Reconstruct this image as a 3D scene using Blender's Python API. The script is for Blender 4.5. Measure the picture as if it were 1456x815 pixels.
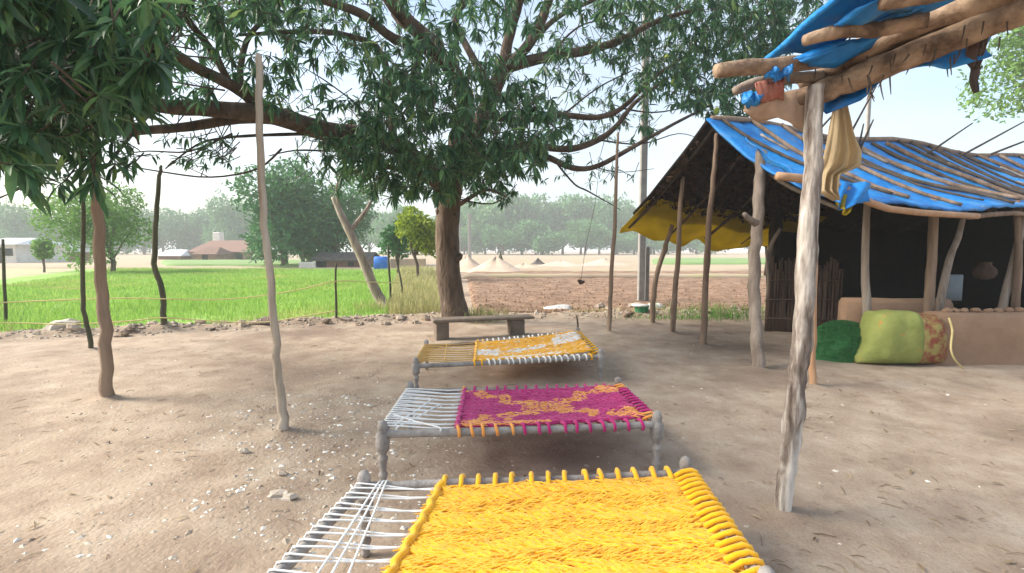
import bpy, math, random
import numpy as np
from mathutils import Vector, Matrix

for o in list(bpy.data.objects):
    bpy.data.objects.remove(o, do_unlink=True)
scene = bpy.context.scene
COL = scene.collection
RNG = np.random.default_rng(7)
R = random.Random(11)

# ------------------------------------------------------------------ camera
FPX, VH, EYE = 680.0, 356.0, 1.5            # focal length and horizon row in photo pixels, eye height
PITCH = math.atan((407.5 - VH) / FPX)
cam_data = bpy.data.cameras.new("camera")
cam = bpy.data.objects.new("camera", cam_data)
COL.objects.link(cam)
cam.location = (0, 0, EYE)
cam.rotation_euler = (math.pi / 2 - PITCH, 0, 0)
cam_data.sensor_width = 36.0
cam_data.lens = 36.0 * FPX / 1456.0
cam_data.clip_start = 0.02
cam_data.clip_end = 5000
scene.camera = cam

# ------------------------------------------------------------------ light, sky, exposure
SUN_DIR = Vector((-0.84, 0.02, 0.60)).normalized()      # towards the sun
SUN_EL = math.asin(SUN_DIR.z)
SUN_AZ = math.atan2(SUN_DIR.x, SUN_DIR.y)
sun_data = bpy.data.lights.new("sun", 'SUN')
sun_data.energy = 2.9
sun_data.angle = math.radians(26)
sun_data.color = (1.0, 0.93, 0.82)
sun = bpy.data.objects.new("sun", sun_data)
COL.objects.link(sun)
sun.rotation_euler = (-SUN_DIR).to_track_quat('-Z', 'Y').to_euler()

world = bpy.data.worlds.new("World")
scene.world = world
world.use_nodes = True
wn, wl = world.node_tree.nodes, world.node_tree.links
wn.clear()
w_out = wn.new('ShaderNodeOutputWorld')
w_bg = wn.new('ShaderNodeBackground')
w_sky = wn.new('ShaderNodeTexSky')
w_sky.sky_type = 'NISHITA'
w_sky.sun_disc = False
w_sky.sun_elevation = SUN_EL
w_sky.sun_rotation = SUN_AZ
w_sky.air_density = 1.2
w_sky.dust_density = 4.0
w_sky.ozone_density = 1.5
w_tc = wn.new('ShaderNodeTexCoord')
w_map = wn.new('ShaderNodeMapping')
w_map.inputs['Scale'].default_value = (1.2, 1.2, 3.0)
w_noise = wn.new('ShaderNodeTexNoise')
w_noise.inputs['Scale'].default_value = 1.6
w_noise.inputs['Detail'].default_value = 5
w_ramp = wn.new('ShaderNodeValToRGB')
w_ramp.color_ramp.elements[0].position = 0.36
w_ramp.color_ramp.elements[0].color = (0.08, 0.08, 0.08, 1)
w_ramp.color_ramp.elements[1].position = 0.62
w_ramp.color_ramp.elements[1].color = (0.85, 0.85, 0.85, 1)
w_mix = wn.new('ShaderNodeMix')
w_mix.data_type = 'RGBA'
w_mix.inputs[7].default_value = (3.0, 3.3, 3.55, 1)
wl.new(w_tc.outputs['Generated'], w_map.inputs['Vector'])
wl.new(w_map.outputs['Vector'], w_noise.inputs['Vector'])
wl.new(w_noise.outputs['Fac'], w_ramp.inputs['Fac'])
wl.new(w_ramp.outputs['Color'], w_mix.inputs[0])
wl.new(w_sky.outputs['Color'], w_mix.inputs[6])
wl.new(w_mix.outputs[2], w_bg.inputs['Color'])
w_bg.inputs['Strength'].default_value = 0.118
wl.new(w_bg.outputs['Background'], w_out.inputs['Surface'])

vs = scene.view_settings
vs.view_transform = 'Standard'
vs.look = 'None'
vs.gamma = 1.0
vs.use_curve_mapping = False
vs.exposure = 1.52
scene.cycles.max_bounces = 8
scene.cycles.diffuse_bounces = 4
scene.cycles.transmission_bounces = 6
scene.cycles.volume_bounces = 1


# ------------------------------------------------------------------ where a point of the photo lies in the place
def ray(u, v):
    x = (u - 728) / FPX
    y = (407.5 - v) / FPX
    return (x, y * math.sin(PITCH) + math.cos(PITCH), y * math.cos(PITCH) - math.sin(PITCH))


def G(u, v, z=0.0):
    d = ray(u, v)
    t = (z - EYE) / d[2]
    return Vector((t * d[0], t * d[1], z))


def P(u, v, Y):
    d = ray(u, v)
    t = Y / d[1]
    return Vector((t * d[0], Y, EYE + t * d[2]))


def to_px(p):
    y = p[1]
    dz = p[2] - EYE
    cz = y * math.cos(PITCH) - dz * math.sin(PITCH)
    cy = y * math.sin(PITCH) + dz * math.cos(PITCH)
    return 728 + FPX * p[0] / cz, 407.5 - FPX * cy / cz


# ------------------------------------------------------------------ noise
def _hash(ix, iy, seed):
    n = (ix.astype(np.int64) * 374761393 + iy.astype(np.int64) * 668265263 + seed * 974634777) & 0x7fffffff
    n = ((n ^ (n >> 13)) * 1274126177) & 0x7fffffff
    return ((n ^ (n >> 16)) & 0xffff) / 65535.0


def vnoise(x, y, seed=0):
    x = np.asarray(x, float); y = np.asarray(y, float)
    ix = np.floor(x); iy = np.floor(y)
    fx = x - ix; fy = y - iy
    fx = fx * fx * (3 - 2 * fx); fy = fy * fy * (3 - 2 * fy)
    a = _hash(ix, iy, seed); b = _hash(ix + 1, iy, seed)
    c = _hash(ix, iy + 1, seed); d = _hash(ix + 1, iy + 1, seed)
    return (a * (1 - fx) + b * fx) * (1 - fy) + (c * (1 - fx) + d * fx) * fy


def fbm(x, y, octv=4, seed=0):
    s = 0; a = 0.5; f = 1.0
    for k in range(octv):
        s = s + a * (vnoise(np.asarray(x) * f, np.asarray(y) * f, seed + k) - 0.5)
        a *= 0.5; f *= 2.07
    return s


# ------------------------------------------------------------------ materials
def mat(name, cols, scale=6.0, rough=0.85, bump=0.3, bscale=None, detail=6, stretch=(1, 1, 1), bdist=0.02,
        trans=0.0, tcol=None, lo=0.32, hi=0.68, per_object=0.0, spec=0.3, tint=False, big=None, sheen=0.0):
    m = bpy.data.materials.new(name)
    m.use_nodes = True
    nt = m.node_tree; N = nt.nodes; L = nt.links
    b = N['Principled BSDF']
    b.inputs['Roughness'].default_value = rough
    b.inputs['Specular IOR Level'].default_value = spec
    if sheen:
        b.inputs['Sheen Weight'].default_value = sheen
    tc = N.new('ShaderNodeTexCoord')
    mp = N.new('ShaderNodeMapping'); mp.inputs['Scale'].default_value = stretch
    L.new(tc.outputs['Object'], mp.inputs['Vector'])
    nz = N.new('ShaderNodeTexNoise'); nz.inputs['Scale'].default_value = scale; nz.inputs['Detail'].default_value = detail
    nz.inputs['Roughness'].default_value = 0.62
    L.new(mp.outputs['Vector'], nz.inputs['Vector'])
    rp = N.new('ShaderNodeValToRGB')
    el = rp.color_ramp.elements
    n = len(cols)
    for i, c in enumerate(cols):
        p = lo + (hi - lo) * i / max(1, n - 1)
        e = el[i] if i < 2 else el.new(p)
        e.position = p
        e.color = (*c, 1)
    fac = nz.outputs['Fac']
    if per_object or tint:
        add = N.new('ShaderNodeMath'); add.operation = 'ADD'
        src = None
        if per_object:
            oi = N.new('ShaderNodeObjectInfo')
            mu = N.new('ShaderNodeMath'); mu.operation = 'MULTIPLY_ADD'
            mu.inputs[1].default_value = per_object; mu.inputs[2].default_value = -per_object / 2
            L.new(oi.outputs['Random'], mu.inputs[0]); src = mu.outputs[0]
        if tint:
            at = N.new('ShaderNodeAttribute'); at.attribute_name = 'tint'
            if src is None:
                src = at.outputs['Fac']
            else:
                a2 = N.new('ShaderNodeMath'); a2.operation = 'ADD'
                L.new(src, a2.inputs[0]); L.new(at.outputs['Fac'], a2.inputs[1]); src = a2.outputs[0]
        L.new(fac, add.inputs[0]); L.new(src, add.inputs[1]); fac = add.outputs[0]
    L.new(fac, rp.inputs['Fac'])
    col = rp.outputs['Color']
    if big:                                     # broad patches of another colour: (colour, scale, low, high)
        n2 = N.new('ShaderNodeTexNoise'); n2.inputs['Scale'].default_value = big[1]; n2.inputs['Detail'].default_value = 5
        L.new(tc.outputs['Object'], n2.inputs['Vector'])
        mr = N.new('ShaderNodeMapRange'); mr.inputs[1].default_value = big[2]; mr.inputs[2].default_value = big[3]
        L.new(n2.outputs['Fac'], mr.inputs[0])
        mx = N.new('ShaderNodeMix'); mx.data_type = 'RGBA'
        L.new(mr.outputs[0], mx.inputs[0]); L.new(col, mx.inputs[6]); mx.inputs[7].default_value = (*big[0], 1)
        col = mx.outputs[2]
    L.new(col, b.inputs['Base Color'])
    if bump:
        nb = N.new('ShaderNodeTexNoise'); nb.inputs['Scale'].default_value = bscale or scale * 3
        nb.inputs['Detail'].default_value = 6
        L.new(mp.outputs['Vector'], nb.inputs['Vector'])
        bp = N.new('ShaderNodeBump'); bp.inputs['Strength'].default_value = bump; bp.inputs['Distance'].default_value = bdist
        L.new(nb.outputs['Fac'], bp.inputs['Height']); L.new(bp.outputs['Normal'], b.inputs['Normal'])
    if trans:
        tr = N.new('ShaderNodeBsdfTranslucent')
        if tcol:
            tr.inputs['Color'].default_value = (*tcol, 1)
        else:
            L.new(col, tr.inputs['Color'])
        ms = N.new('ShaderNodeMixShader'); ms.inputs[0].default_value = trans
        L.new(b.outputs[0], ms.inputs[1]); L.new(tr.outputs[0], ms.inputs[2])
        L.new(ms.outputs[0], N['Material Output'].inputs['Surface'])
    return m


MAT = {}
MAT['dirt'] = mat('dirt', [(.245, .178, .130), (.34, .262, .194), (.42, .343, .265)], scale=2.6, rough=.95, bump=.5, bscale=34, bdist=.02,
                  big=((.19, .135, .098), .42, .50, .66), lo=.30, hi=.70)
def add_grain(m, dark, lightc):
    nt = m.node_tree; N = nt.nodes; L = nt.links; b = N['Principled BSDF']
    src = b.inputs['Base Color'].links[0].from_socket
    tc = N.new('ShaderNodeTexCoord')
    for sc, lo, hi, c, amt in ((95, .57, .68, dark, .5), (140, .61, .70, lightc, .5), (14, .60, .78, dark, .4), (5.5, .60, .72, lightc, .35)):
        nz = N.new('ShaderNodeTexNoise'); nz.inputs['Scale'].default_value = sc; nz.inputs['Detail'].default_value = 4
        L.new(tc.outputs['Object'], nz.inputs['Vector'])
        mr = N.new('ShaderNodeMapRange'); mr.inputs[1].default_value = lo; mr.inputs[2].default_value = hi; mr.inputs[4].default_value = amt
        L.new(nz.outputs['Fac'], mr.inputs[0])
        mx = N.new('ShaderNodeMix'); mx.data_type = 'RGBA'; mx.inputs[7].default_value = (*c, 1)
        L.new(mr.outputs[0], mx.inputs[0]); L.new(src, mx.inputs[6]); src = mx.outputs[2]
    L.new(src, b.inputs['Base Color'])
add_grain(MAT['dirt'], (.15, .105, .075), (.46, .38, .30))
MAT['field'] = mat('field_soil', [(.17, .30, .05), (.25, .40, .08)], scale=1.2, rough=.9, bump=.8, bscale=18)
MAT['beamwood'] = mat('lean_to_log_bark', [(.10, .065, .045), (.25, .17, .115), (.40, .29, .20)], scale=7, rough=.95, bump=1.0, bscale=30, bdist=.012, lo=.36, hi=.64)
MAT['palewood'] = mat('pale_pole_wood', [(.24, .19, .14), (.40, .34, .27), (.50, .45, .38)], scale=9, rough=.9, bump=.7, bscale=22, stretch=(1, 1, .12))
MAT['crop'] = mat('crop_blades', [(.16, .30, .05), (.27, .45, .09), (.42, .56, .15)], scale=.5, rough=.55, bump=0, trans=.4, tint=True, lo=.1, hi=.95, big=((.42, .44, .14), .35, .52, .72))
MAT['dry'] = mat('dry_ground', [(.26, .24, .14), (.36, .33, .20), (.27, .31, .15)], scale=.6, rough=.95, bump=.5, bscale=8)
MAT['plough'] = mat('ploughed_soil', [(.15, .088, .055), (.225, .14, .09), (.30, .20, .135)], scale=1.6, rough=.95, bump=.8, bscale=14, bdist=.06)
MAT['fardry'] = mat('pale_field', [(.29, .22, .155), (.37, .29, .21), (.32, .30, .16)], scale=.25, rough=.95, bump=.3, bscale=3)
MAT['fargreen'] = mat('far_crop', [(.14, .23, .08), (.21, .30, .11)], scale=.4, rough=.9, bump=.3)
MAT['sand'] = mat('sand', [(.44, .33, .25), (.56, .44, .34)], scale=2, rough=.95, bump=.5)
MAT['drygrass'] = mat('dry_grass', [(.26, .30, .10), (.42, .40, .18), (.5, .45, .25)], scale=.8, rough=.8, bump=0, trans=.3, tint=True, lo=.1, hi=.9)
MAT['grass'] = mat('green_grass', [(.09, .20, .04), (.18, .34, .07)], scale=.8, rough=.7, bump=0, trans=.35, tint=True, lo=.1, hi=.9)
MAT['stone'] = mat('stone', [(.20, .15, .11), (.34, .27, .21), (.46, .40, .34)], scale=7, rough=.9, bump=.6, per_object=.25)
MAT['chip'] = mat('pale_chip', [(.27, .21, .16), (.42, .36, .29), (.60, .55, .48), (.76, .73, .68)], scale=5, rough=.85, bump=.3, tint=True, lo=.2, hi=.85)
MAT['bark'] = mat('mango_bark', [(.055, .038, .028), (.115, .082, .06), (.17, .13, .10)], scale=5, rough=.95, bump=1.0, bscale=16, stretch=(1, 1, .35), bdist=.05)
MAT['twig'] = mat('twig_bark', [(.05, .038, .03), (.11, .085, .065)], scale=8, rough=.9, bump=.2)
MAT['leaf'] = mat('mango_leaf', [(.040, .105, .055), (.075, .185, .085), (.13, .26, .10), (.25, .34, .10)], scale=1.3, rough=.36, bump=0, trans=.45, tint=True,
                  per_object=.55, lo=.18, hi=.98, spec=.5)
MAT['wood'] = mat('weathered_wood', [(.16, .125, .10), (.27, .22, .18), (.37, .32, .27)], scale=9, rough=.9, bump=.6, bscale=22, stretch=(1, 1, .12), per_object=.2)
MAT['brownwood'] = mat('brown_pole_wood', [(.13, .085, .06), (.22, .155, .11), (.30, .22, .16)], scale=9, rough=.9, bump=.6, bscale=22, stretch=(1, 1, .12), per_object=.2)
MAT['greenwood'] = mat('dark_stem', [(.05, .05, .03), (.10, .10, .06)], scale=9, rough=.9, bump=.5, stretch=(1, 1, .2))
MAT['peeled'] = mat('peeled_orange_wood', [(.36, .20, .11), (.48, .30, .18)], scale=10, rough=.75, bump=.3, stretch=(1, 1, .1))
MAT['streaky'] = mat('streaked_bark', [(.07, .05, .04), (.20, .165, .14), (.42, .38, .34), (.60, .56, .51)], scale=13, rough=.9, bump=.9, bscale=26, stretch=(1, 1, .13), lo=.36, hi=.62)
MAT['greywood'] = mat('grey_bed_wood', [(.19, .17, .155), (.30, .275, .255), (.39, .365, .34)], scale=9, rough=.85, bump=.7, bscale=60, bdist=.008)
MAT['concrete'] = mat('pole_concrete', [(.22, .21, .20), (.32, .31, .29)], scale=5, rough=.9, bump=.3)
MAT['slab'] = mat('bench_slab', [(.12, .095, .075), (.21, .165, .13)], scale=6, rough=.9, bump=.6)
MAT['yellow'] = mat('yellow_yarn', [(.74, .32, .002), (.88, .435, .004), (.94, .54, .012)], scale=14, rough=.85, bump=.5, bscale=160, bdist=.004, sheen=.3, tint=True, lo=.15, hi=.85)
MAT['magenta'] = mat('magenta_yarn', [(.34, .008, .10), (.48, .014, .16), (.56, .04, .21)], scale=14, rough=.85, bump=.5, bscale=160, bdist=.004, sheen=.2, tint=True, lo=.15, hi=.85)
MAT['orange'] = mat('orange_yarn', [(.66, .20, .03), (.80, .33, .07), (.84, .42, .14)], scale=14, rough=.85, bump=.5, bscale=160, bdist=.004, sheen=.2, tint=True, lo=.15, hi=.85)
MAT['white'] = mat('white_cord', [(.72, .72, .71), (.88, .88, .86)], scale=20, rough=.8, bump=.3, bscale=120, bdist=.003, tint=True)
MAT['ochre'] = mat('ochre_cord', [(.60, .36, .10), (.72, .47, .18)], scale=20, rough=.85, bump=.3, bscale=120, bdist=.003)
MAT['bluetarp'] = mat('blue_tarp', [(.006, .12, .40), (.012, .21, .60), (.03, .29, .68)], scale=2.2, rough=.5, bump=.8, bscale=11, spec=.4, trans=.12, bdist=.03, big=((.16, .27, .42), 4.5, .56, .80))
MAT['yellowtarp'] = mat('yellow_tarp', [(.42, .33, .02), (.60, .47, .04)], scale=2.5, rough=.55, bump=.4, bscale=6, trans=.55)
MAT['thatch'] = mat('dark_thatch', [(.008, .006, .005), (.022, .015, .011), (.07, .036, .02)], scale=9, rough=.95, bump=1, bscale=22, lo=.4, hi=.75)  # near-black thatch with brown flecks
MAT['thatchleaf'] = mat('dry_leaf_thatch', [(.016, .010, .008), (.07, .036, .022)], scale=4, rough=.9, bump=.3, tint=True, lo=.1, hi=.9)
MAT['shade_mud'] = mat('shaded_mud', [(.006, .005, .005), (.014, .011, .010)], scale=3, rough=.95, bump=.5)  # near-black mud: the shed's interior shade is put into this colour
MAT['wattle'] = mat('wattle', [(.07, .045, .034), (.14, .09, .066)], scale=6, rough=.95, bump=.7, stretch=(1, 1, .2), per_object=.3)
MAT['mud'] = mat('mud_plaster', [(.24, .148, .095), (.33, .215, .14)], scale=2.4, rough=.95, bump=.4, bscale=12)
MAT['cloth'] = mat('buff_cloth', [(.62, .50, .31), (.74, .62, .42)], scale=3, rough=.9, bump=.4, bscale=30, trans=.5, tcol=(.74, .60, .38))
MAT['redrag'] = mat('red_rag', [(.34, .10, .075), (.50, .26, .20)], scale=5, rough=.9, bump=.4, trans=.2)
MAT['tanrag'] = mat('tan_rag', [(.44, .29, .20), (.62, .46, .34)], scale=4, rough=.9, bump=.5, trans=.3)
MAT['darkrag'] = mat('dark_rag', [(.03, .03, .035), (.14, .09, .07)], scale=5, rough=.9, bump=.4)
MAT['lime'] = mat('lime_cloth', [(.19, .22, .055), (.26, .29, .085)], scale=5, rough=.85, bump=.5, bscale=16, big=((.45, .22, .05), 4.5, .64, .70))
MAT['floral'] = mat('floral_cloth', [(.22, .06, .04), (.26, .15, .06), (.31, .26, .09)], scale=11, rough=.9, bump=.4, lo=.4, hi=.6)
MAT['net'] = mat('green_net', [(.015, .09, .025), (.045, .19, .055)], scale=22, rough=.8, bump=1, bscale=60, tint=True, lo=.2, hi=.8)
MAT['tile'] = mat('clay_tile', [(.15, .085, .068), (.22, .13, .105)], scale=3, rough=.9, bump=.3, per_object=.4)
MAT['whitewash'] = mat('whitewash', [(.55, .52, .48), (.72, .70, .66)], scale=2, rough=.9, bump=.2)
MAT['tin'] = mat('tin_sheet', [(.55, .56, .58), (.72, .73, .75)], scale=1, rough=.5, bump=.2)
MAT['brick'] = mat('mud_brick', [(.20, .10, .075), (.30, .16, .12)], scale=3, rough=.95, bump=.5)
MAT['darkroof'] = mat('dark_roof', [(.06, .05, .05), (.13, .11, .10)], scale=3, rough=.9, bump=.5)
MAT['bluepaint'] = mat('blue_barrel', [(.01, .10, .5), (.02, .18, .6)], scale=3, rough=.5, bump=.1)
MAT['greenplastic'] = mat('green_plastic', [(.03, .20, .10), (.05, .30, .15)], scale=6, rough=.45, bump=.1)
MAT['sackwhite'] = mat('white_sack', [(.50, .49, .47), (.70, .69, .67)], scale=5, rough=.85, bump=.5)
MAT['opening_shade'] = mat('painted_opening', [(.015, .014, .013), (.03, .028, .025)], scale=3, rough=.9, bump=0)  # for solid panels; the shade of an opening is put into the colour
MAT['tree_green'] = mat('tree_leaves', [(.045, .14, .055), (.08, .22, .075), (.15, .32, .10)], scale=.5, rough=.6, bump=0, trans=.3, tint=True, per_object=.3, lo=.12, hi=.95)
MAT['tree_light'] = mat('light_tree_leaves', [(.09, .19, .04), (.15, .29, .06), (.23, .38, .10)], scale=.5, rough=.6, bump=0, trans=.4, tint=True, lo=.12, hi=.95)
MAT['tree_lime'] = mat('lime_tree_leaves', [(.12, .19, .02), (.27, .36, .03), (.42, .47, .06)], scale=.9, rough=.6, bump=0, trans=.4, tint=True, lo=.15, hi=.9)
MAT['fruit'] = mat('unripe_fruit', [(.26, .36, .05), (.36, .45, .08)], scale=8, rough=.5, bump=.1)
MAT['board'] = mat('grey_board', [(.16, .20, .23), (.22, .27, .31)], scale=3, rough=.7, bump=.2)
MAT['rope'] = mat('straw_rope', [(.50, .41, .18), (.66, .56, .28)], scale=10, rough=.9, bump=.3)


# ------------------------------------------------------------------ mesh building
class MB:
    def __init__(s):
        s.v = []; s.f = []; s.m = []; s.n = 0

    def add(s, verts, faces, m=0):
        b = s.n
        s.v.extend(verts); s.n += len(verts)
        s.f.extend(tuple(i + b for i in f) for f in faces)
        s.m.extend([m] * len(faces))
        return s

    def build(s, name, mats, parent=None, smooth=True, origin=None):
        if not isinstance(mats, (list, tuple)):
            mats = [mats]
        me = bpy.data.meshes.new(name)
        og = Vector(origin) if origin is not None else (parent_origin(parent) if parent else Vector((0, 0, 0)))
        vv = [(p[0] - og.x, p[1] - og.y, p[2] - og.z) for p in s.v]
        me.from_pydata(vv, [], s.f)
        for m in mats:
            me.materials.append(m)
        me.polygons.foreach_set('material_index', s.m)
        me.polygons.foreach_set('use_smooth', [smooth] * len(s.f))
        me.update()
        o = bpy.data.objects.new(name, me)
        COL.objects.link(o)
        if parent:
            o.parent = parent
            if origin is not None:
                o.location = og - parent_origin(parent)
        elif origin is not None:
            o.location = og
        return o


def parent_origin(p):
    t = Vector((0, 0, 0))
    while p is not None:
        t += p.location
        p = p.parent
    return t


def np_mesh(name, V, F, mats, parent=None, smooth=False, tint=None, mi=None):
    og = parent_origin(parent) if parent else Vector((0, 0, 0))
    V = np.asarray(V, np.float32) - np.array(og, np.float32)
    F = np.asarray(F, np.int32)
    me = bpy.data.meshes.new(name)
    k = F.shape[1]
    me.vertices.add(len(V)); me.vertices.foreach_set('co', V.ravel())
    me.loops.add(F.size); me.loops.foreach_set('vertex_index', F.ravel())
    me.polygons.add(len(F))
    me.polygons.foreach_set('loop_start', np.arange(0, F.size, k, dtype=np.int32))
    me.polygons.foreach_set('loop_total', np.full(len(F), k, np.int32))
    if not isinstance(mats, (list, tuple)):
        mats = [mats]
    for m in mats:
        me.materials.append(m)
    if mi is not None:
        me.polygons.foreach_set('material_index', np.asarray(mi, np.int32))
    me.polygons.foreach_set('use_smooth', np.full(len(F), smooth))
    if tint is not None:
        a = me.attributes.new('tint', 'FLOAT', 'POINT')
        a.data.foreach_set('value', np.asarray(tint, np.float32))
    me.update(); me.validate()
    o = bpy.data.objects.new(name, me)
    COL.objects.link(o)
    if parent:
        o.parent = parent
    return o


def tag(o, label=None, cat=None, group=None, kind=None):
    if label: o['label'] = label
    if cat: o['category'] = cat
    if group: o['group'] = group
    if kind: o['kind'] = kind
    return o


def empty(name, loc, label=None, cat=None, group=None):
    o = bpy.data.objects.new(name, None)
    o.empty_display_size = .1
    COL.objects.link(o)
    o.location = Vector(loc)
    return tag(o, label, cat, group)


def copy_tree(o, parent=None):
    c = o.copy(); COL.objects.link(c); c.parent = parent
    for ch in list(o.children):
        copy_tree(ch, c)
    return c


def smooth_path(pts, k=3):
    pts = [Vector(p) for p in pts]
    if len(pts) < 3 or k <= 1:
        return pts
    out = []
    for i in range(len(pts) - 1):
        p0 = pts[max(i - 1, 0)]; p1 = pts[i]; p2 = pts[i + 1]; p3 = pts[min(i + 2, len(pts) - 1)]
        for j in range(k):
            t = j / k
            out.append(.5 * ((2 * p1) + (-p0 + p2) * t + (2 * p0 - 5 * p1 + 4 * p2 - p3) * t * t + (-p0 + 3 * p1 - 3 * p2 + p3) * t ** 3))
    out.append(pts[-1])
    return out


def lerp_list(vals, n):
    return list(np.interp(np.linspace(0, len(vals) - 1, n), range(len(vals)), vals))


def tube(mb, pts, rad, n=8, k=3, jit=0.0, m=0, closed=False, flat=None):
    """a round bar through pts; rad one radius or a list; jit roughens the surface; flat squashes it along z"""
    path = smooth_path(pts, k) if not closed else [Vector(p) for p in pts]
    L = len(path)
    rr = lerp_list(rad, L) if isinstance(rad, (list, tuple)) else [rad] * L
    up = None
    V = []; F = []
    for i, p in enumerate(path):
        if closed:
            d = path[(i + 1) % L] - path[i - 1]
        else:
            d = path[min(i + 1, L - 1)] - path[max(i - 1, 0)]
        if d.length < 1e-9: d = Vector((0, 0, 1))
        d.normalize()
        if up is None:
            a = Vector((1, 0, 0)) if abs(d.x) < .8 else Vector((0, 0, 1))
            up = (a - d * a.dot(d)).normalized()
        else:
            up = (up - d * up.dot(d))
            if up.length < 1e-6: up = d.orthogonal()
            up.normalize()
        sd = d.cross(up)
        for q in range(n):
            an = 2 * math.pi * q / n
            r = rr[i] * (1 + (R.random() - .5) * 2 * jit)
            off = (up * math.cos(an) + sd * math.sin(an)) * r
            if flat: off.z *= flat
            V.append(p + off)
    for i in range(L if closed else L - 1):
        a = i * n; b = ((i + 1) % L) * n
        for q in range(n):
            F.append((a + q, a + (q + 1) % n, b + (q + 1) % n, b + q))
    if not closed:
        F.append(tuple(reversed(range(n))))
        F.append(tuple((L - 1) * n + q for q in range(n)))
    mb.add(V, F, m)
    return mb


def lathe(mb, base, prof, n=12, m=0, lean=(0, 0)):
    V = []; F = []
    h = prof[-1][1]
    for r, z in prof:
        for q in range(n):
            a = 2 * math.pi * q / n
            V.append(Vector((base[0] + r * math.cos(a) + lean[0] * z, base[1] + r * math.sin(a) + lean[1] * z, base[2] + z)))
    for i in range(len(prof) - 1):
        for q in range(n):
            F.append((i * n + q, i * n + (q + 1) % n, (i + 1) * n + (q + 1) % n, (i + 1) * n + q))
    F.append(tuple(reversed(range(n)))); F.append(tuple((len(prof) - 1) * n + q for q in range(n)))
    return mb.add(V, F, m)


def box(mb, c, sx, sy, sz, rz=0.0, m=0, bev=0.0, jit=0.0):
    """box centred on c with chamfered vertical and top edges"""
    e = bev
    lv = []
    def ring(ix, iy, z):
        hx, hy = sx / 2 - ix, sy / 2 - iy
        c2 = max(e, 1e-4)
        return [(-hx + c2, -hy, z), (hx - c2, -hy, z), (hx, -hy + c2, z), (hx, hy - c2, z), (hx - c2, hy, z), (-hx + c2, hy, z), (-hx, hy - c2, z), (-hx, -hy + c2, z)]
    rings = [ring(0, 0, -sz / 2), ring(0, 0, sz / 2 - e)] + ([ring(e, e, sz / 2)] if e > 0 else [])
    V = []; ca, sa = math.cos(rz), math.sin(rz)
    for rg in rings:
        for x, y, z in rg:
            x += (R.random() - .5) * jit; y += (R.random() - .5) * jit; z += (R.random() - .5) * jit
            V.append(Vector((c[0] + x * ca - y * sa, c[1] + x * sa + y * ca, c[2] + z)))
    F = [tuple(reversed(range(8)))]
    for i in range(len(rings) - 1):
        for q in range(8):
            F.append((i * 8 + q, i * 8 + (q + 1) % 8, (i + 1) * 8 + (q + 1) % 8, (i + 1) * 8 + q))
    F.append(tuple((len(rings) - 1) * 8 + q for q in range(8)))
    return mb.add(V, F, m)


def sheet(mb, fn, nu, nv, thick=0.012, m=0, mb2=0, rim_m=None):
    """a cloth-like surface fn(a,b)->Vector, a,b in 0..1, with real thickness; m above, mb2 below"""
    A = [[Vector(fn(i / nu, j / nv)) for j in range(nv + 1)] for i in range(nu + 1)]
    def nrm(i, j):
        du = A[min(i + 1, nu)][j] - A[max(i - 1, 0)][j]
        dv = A[i][min(j + 1, nv)] - A[i][max(j - 1, 0)]
        c = du.cross(dv)
        return c.normalized() if c.length > 1e-9 else Vector((0, 0, 1))
    top = []; bot = []
    for i in range(nu + 1):
        for j in range(nv + 1):
            n = nrm(i, j)
            if n.z < 0: n = -n
            top.append(A[i][j] + n * thick / 2); bot.append(A[i][j] - n * thick / 2)
    k = len(top); w = nv + 1
    du = A[nu][0] - A[0][0]; dv = A[0][nv] - A[0][0]
    fl = du.cross(dv).z < 0
    F1 = []; F2 = []; F3 = []
    for i in range(nu):
        for j in range(nv):
            q = (i * w + j, (i + 1) * w + j, (i + 1) * w + j + 1, i * w + j + 1)
            F1.append(tuple(reversed(q)) if fl else q)
            q2 = tuple(x + k for x in q)
            F2.append(q2 if fl else tuple(reversed(q2)))
    rim = [i * w for i in range(nu)] + [nu * w + j for j in range(nv)] + [i * w + nv for i in range(nu, 0, -1)] + [j for j in range(nv, 0, -1)]
    for a, b in zip(rim, rim[1:] + rim[:1]):
        q = (a, b, b + k, a + k)
        F3.append(q if fl else tuple(reversed(q)))
    base = mb.n
    mb.add(top + bot, F1, m)
    for ff, mm in ((F2, mb2), (F3, m if rim_m is None else rim_m)):
        mb.f.extend(tuple(i + base for i in f) for f in ff); mb.m.extend([mm] * len(ff))
    return mb


def rock(mb, c, rx, ry, rz, seed=0, m=0, n=10, rings=6, rough=.22):
    rr = random.Random(seed)
    ph = [(rr.uniform(-1, 1), rr.uniform(-1, 1), rr.uniform(-1, 1), rr.uniform(1.5, 3.5), rr.uniform(0, 6)) for _ in range(6)]
    V = []; F = []
    def rad(d):
        s = 1
        for a, b, cc, fq, p in ph:
            s += rough / 2.2 * math.sin(fq * (a * d[0] + b * d[1] + cc * d[2]) + p)
        return s
    for i in range(rings + 1):
        th = math.pi * i / rings
        for q in range(n):
            a = 2 * math.pi * q / n
            d = (math.sin(th) * math.cos(a), math.sin(th) * math.sin(a), math.cos(th))
            k = rad(d) * (1 + (rr.random() - .5) * rough * .5 * math.sin(th))
            V.append(Vector((c[0] + rx * d[0] * k, c[1] + ry * d[1] * k, c[2] + rz * d[2] * k)))
    for i in range(rings):
        for q in range(n):
            F.append((i * n + q, (i + 1) * n + q, (i + 1) * n + (q + 1) % n, i * n + (q + 1) % n))
    return mb.add(V, F, m)


# ------------------------------------------------------------------ GROUND
BUND = [(-30, -2), (-15.5, 5.3), (-8.6, 8.15), (-5.7, 9.2), (-2.6, 10.3), (-.6, 10.7), (3, 10.9), (9, 11.6), (20, 12.5)]


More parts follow.
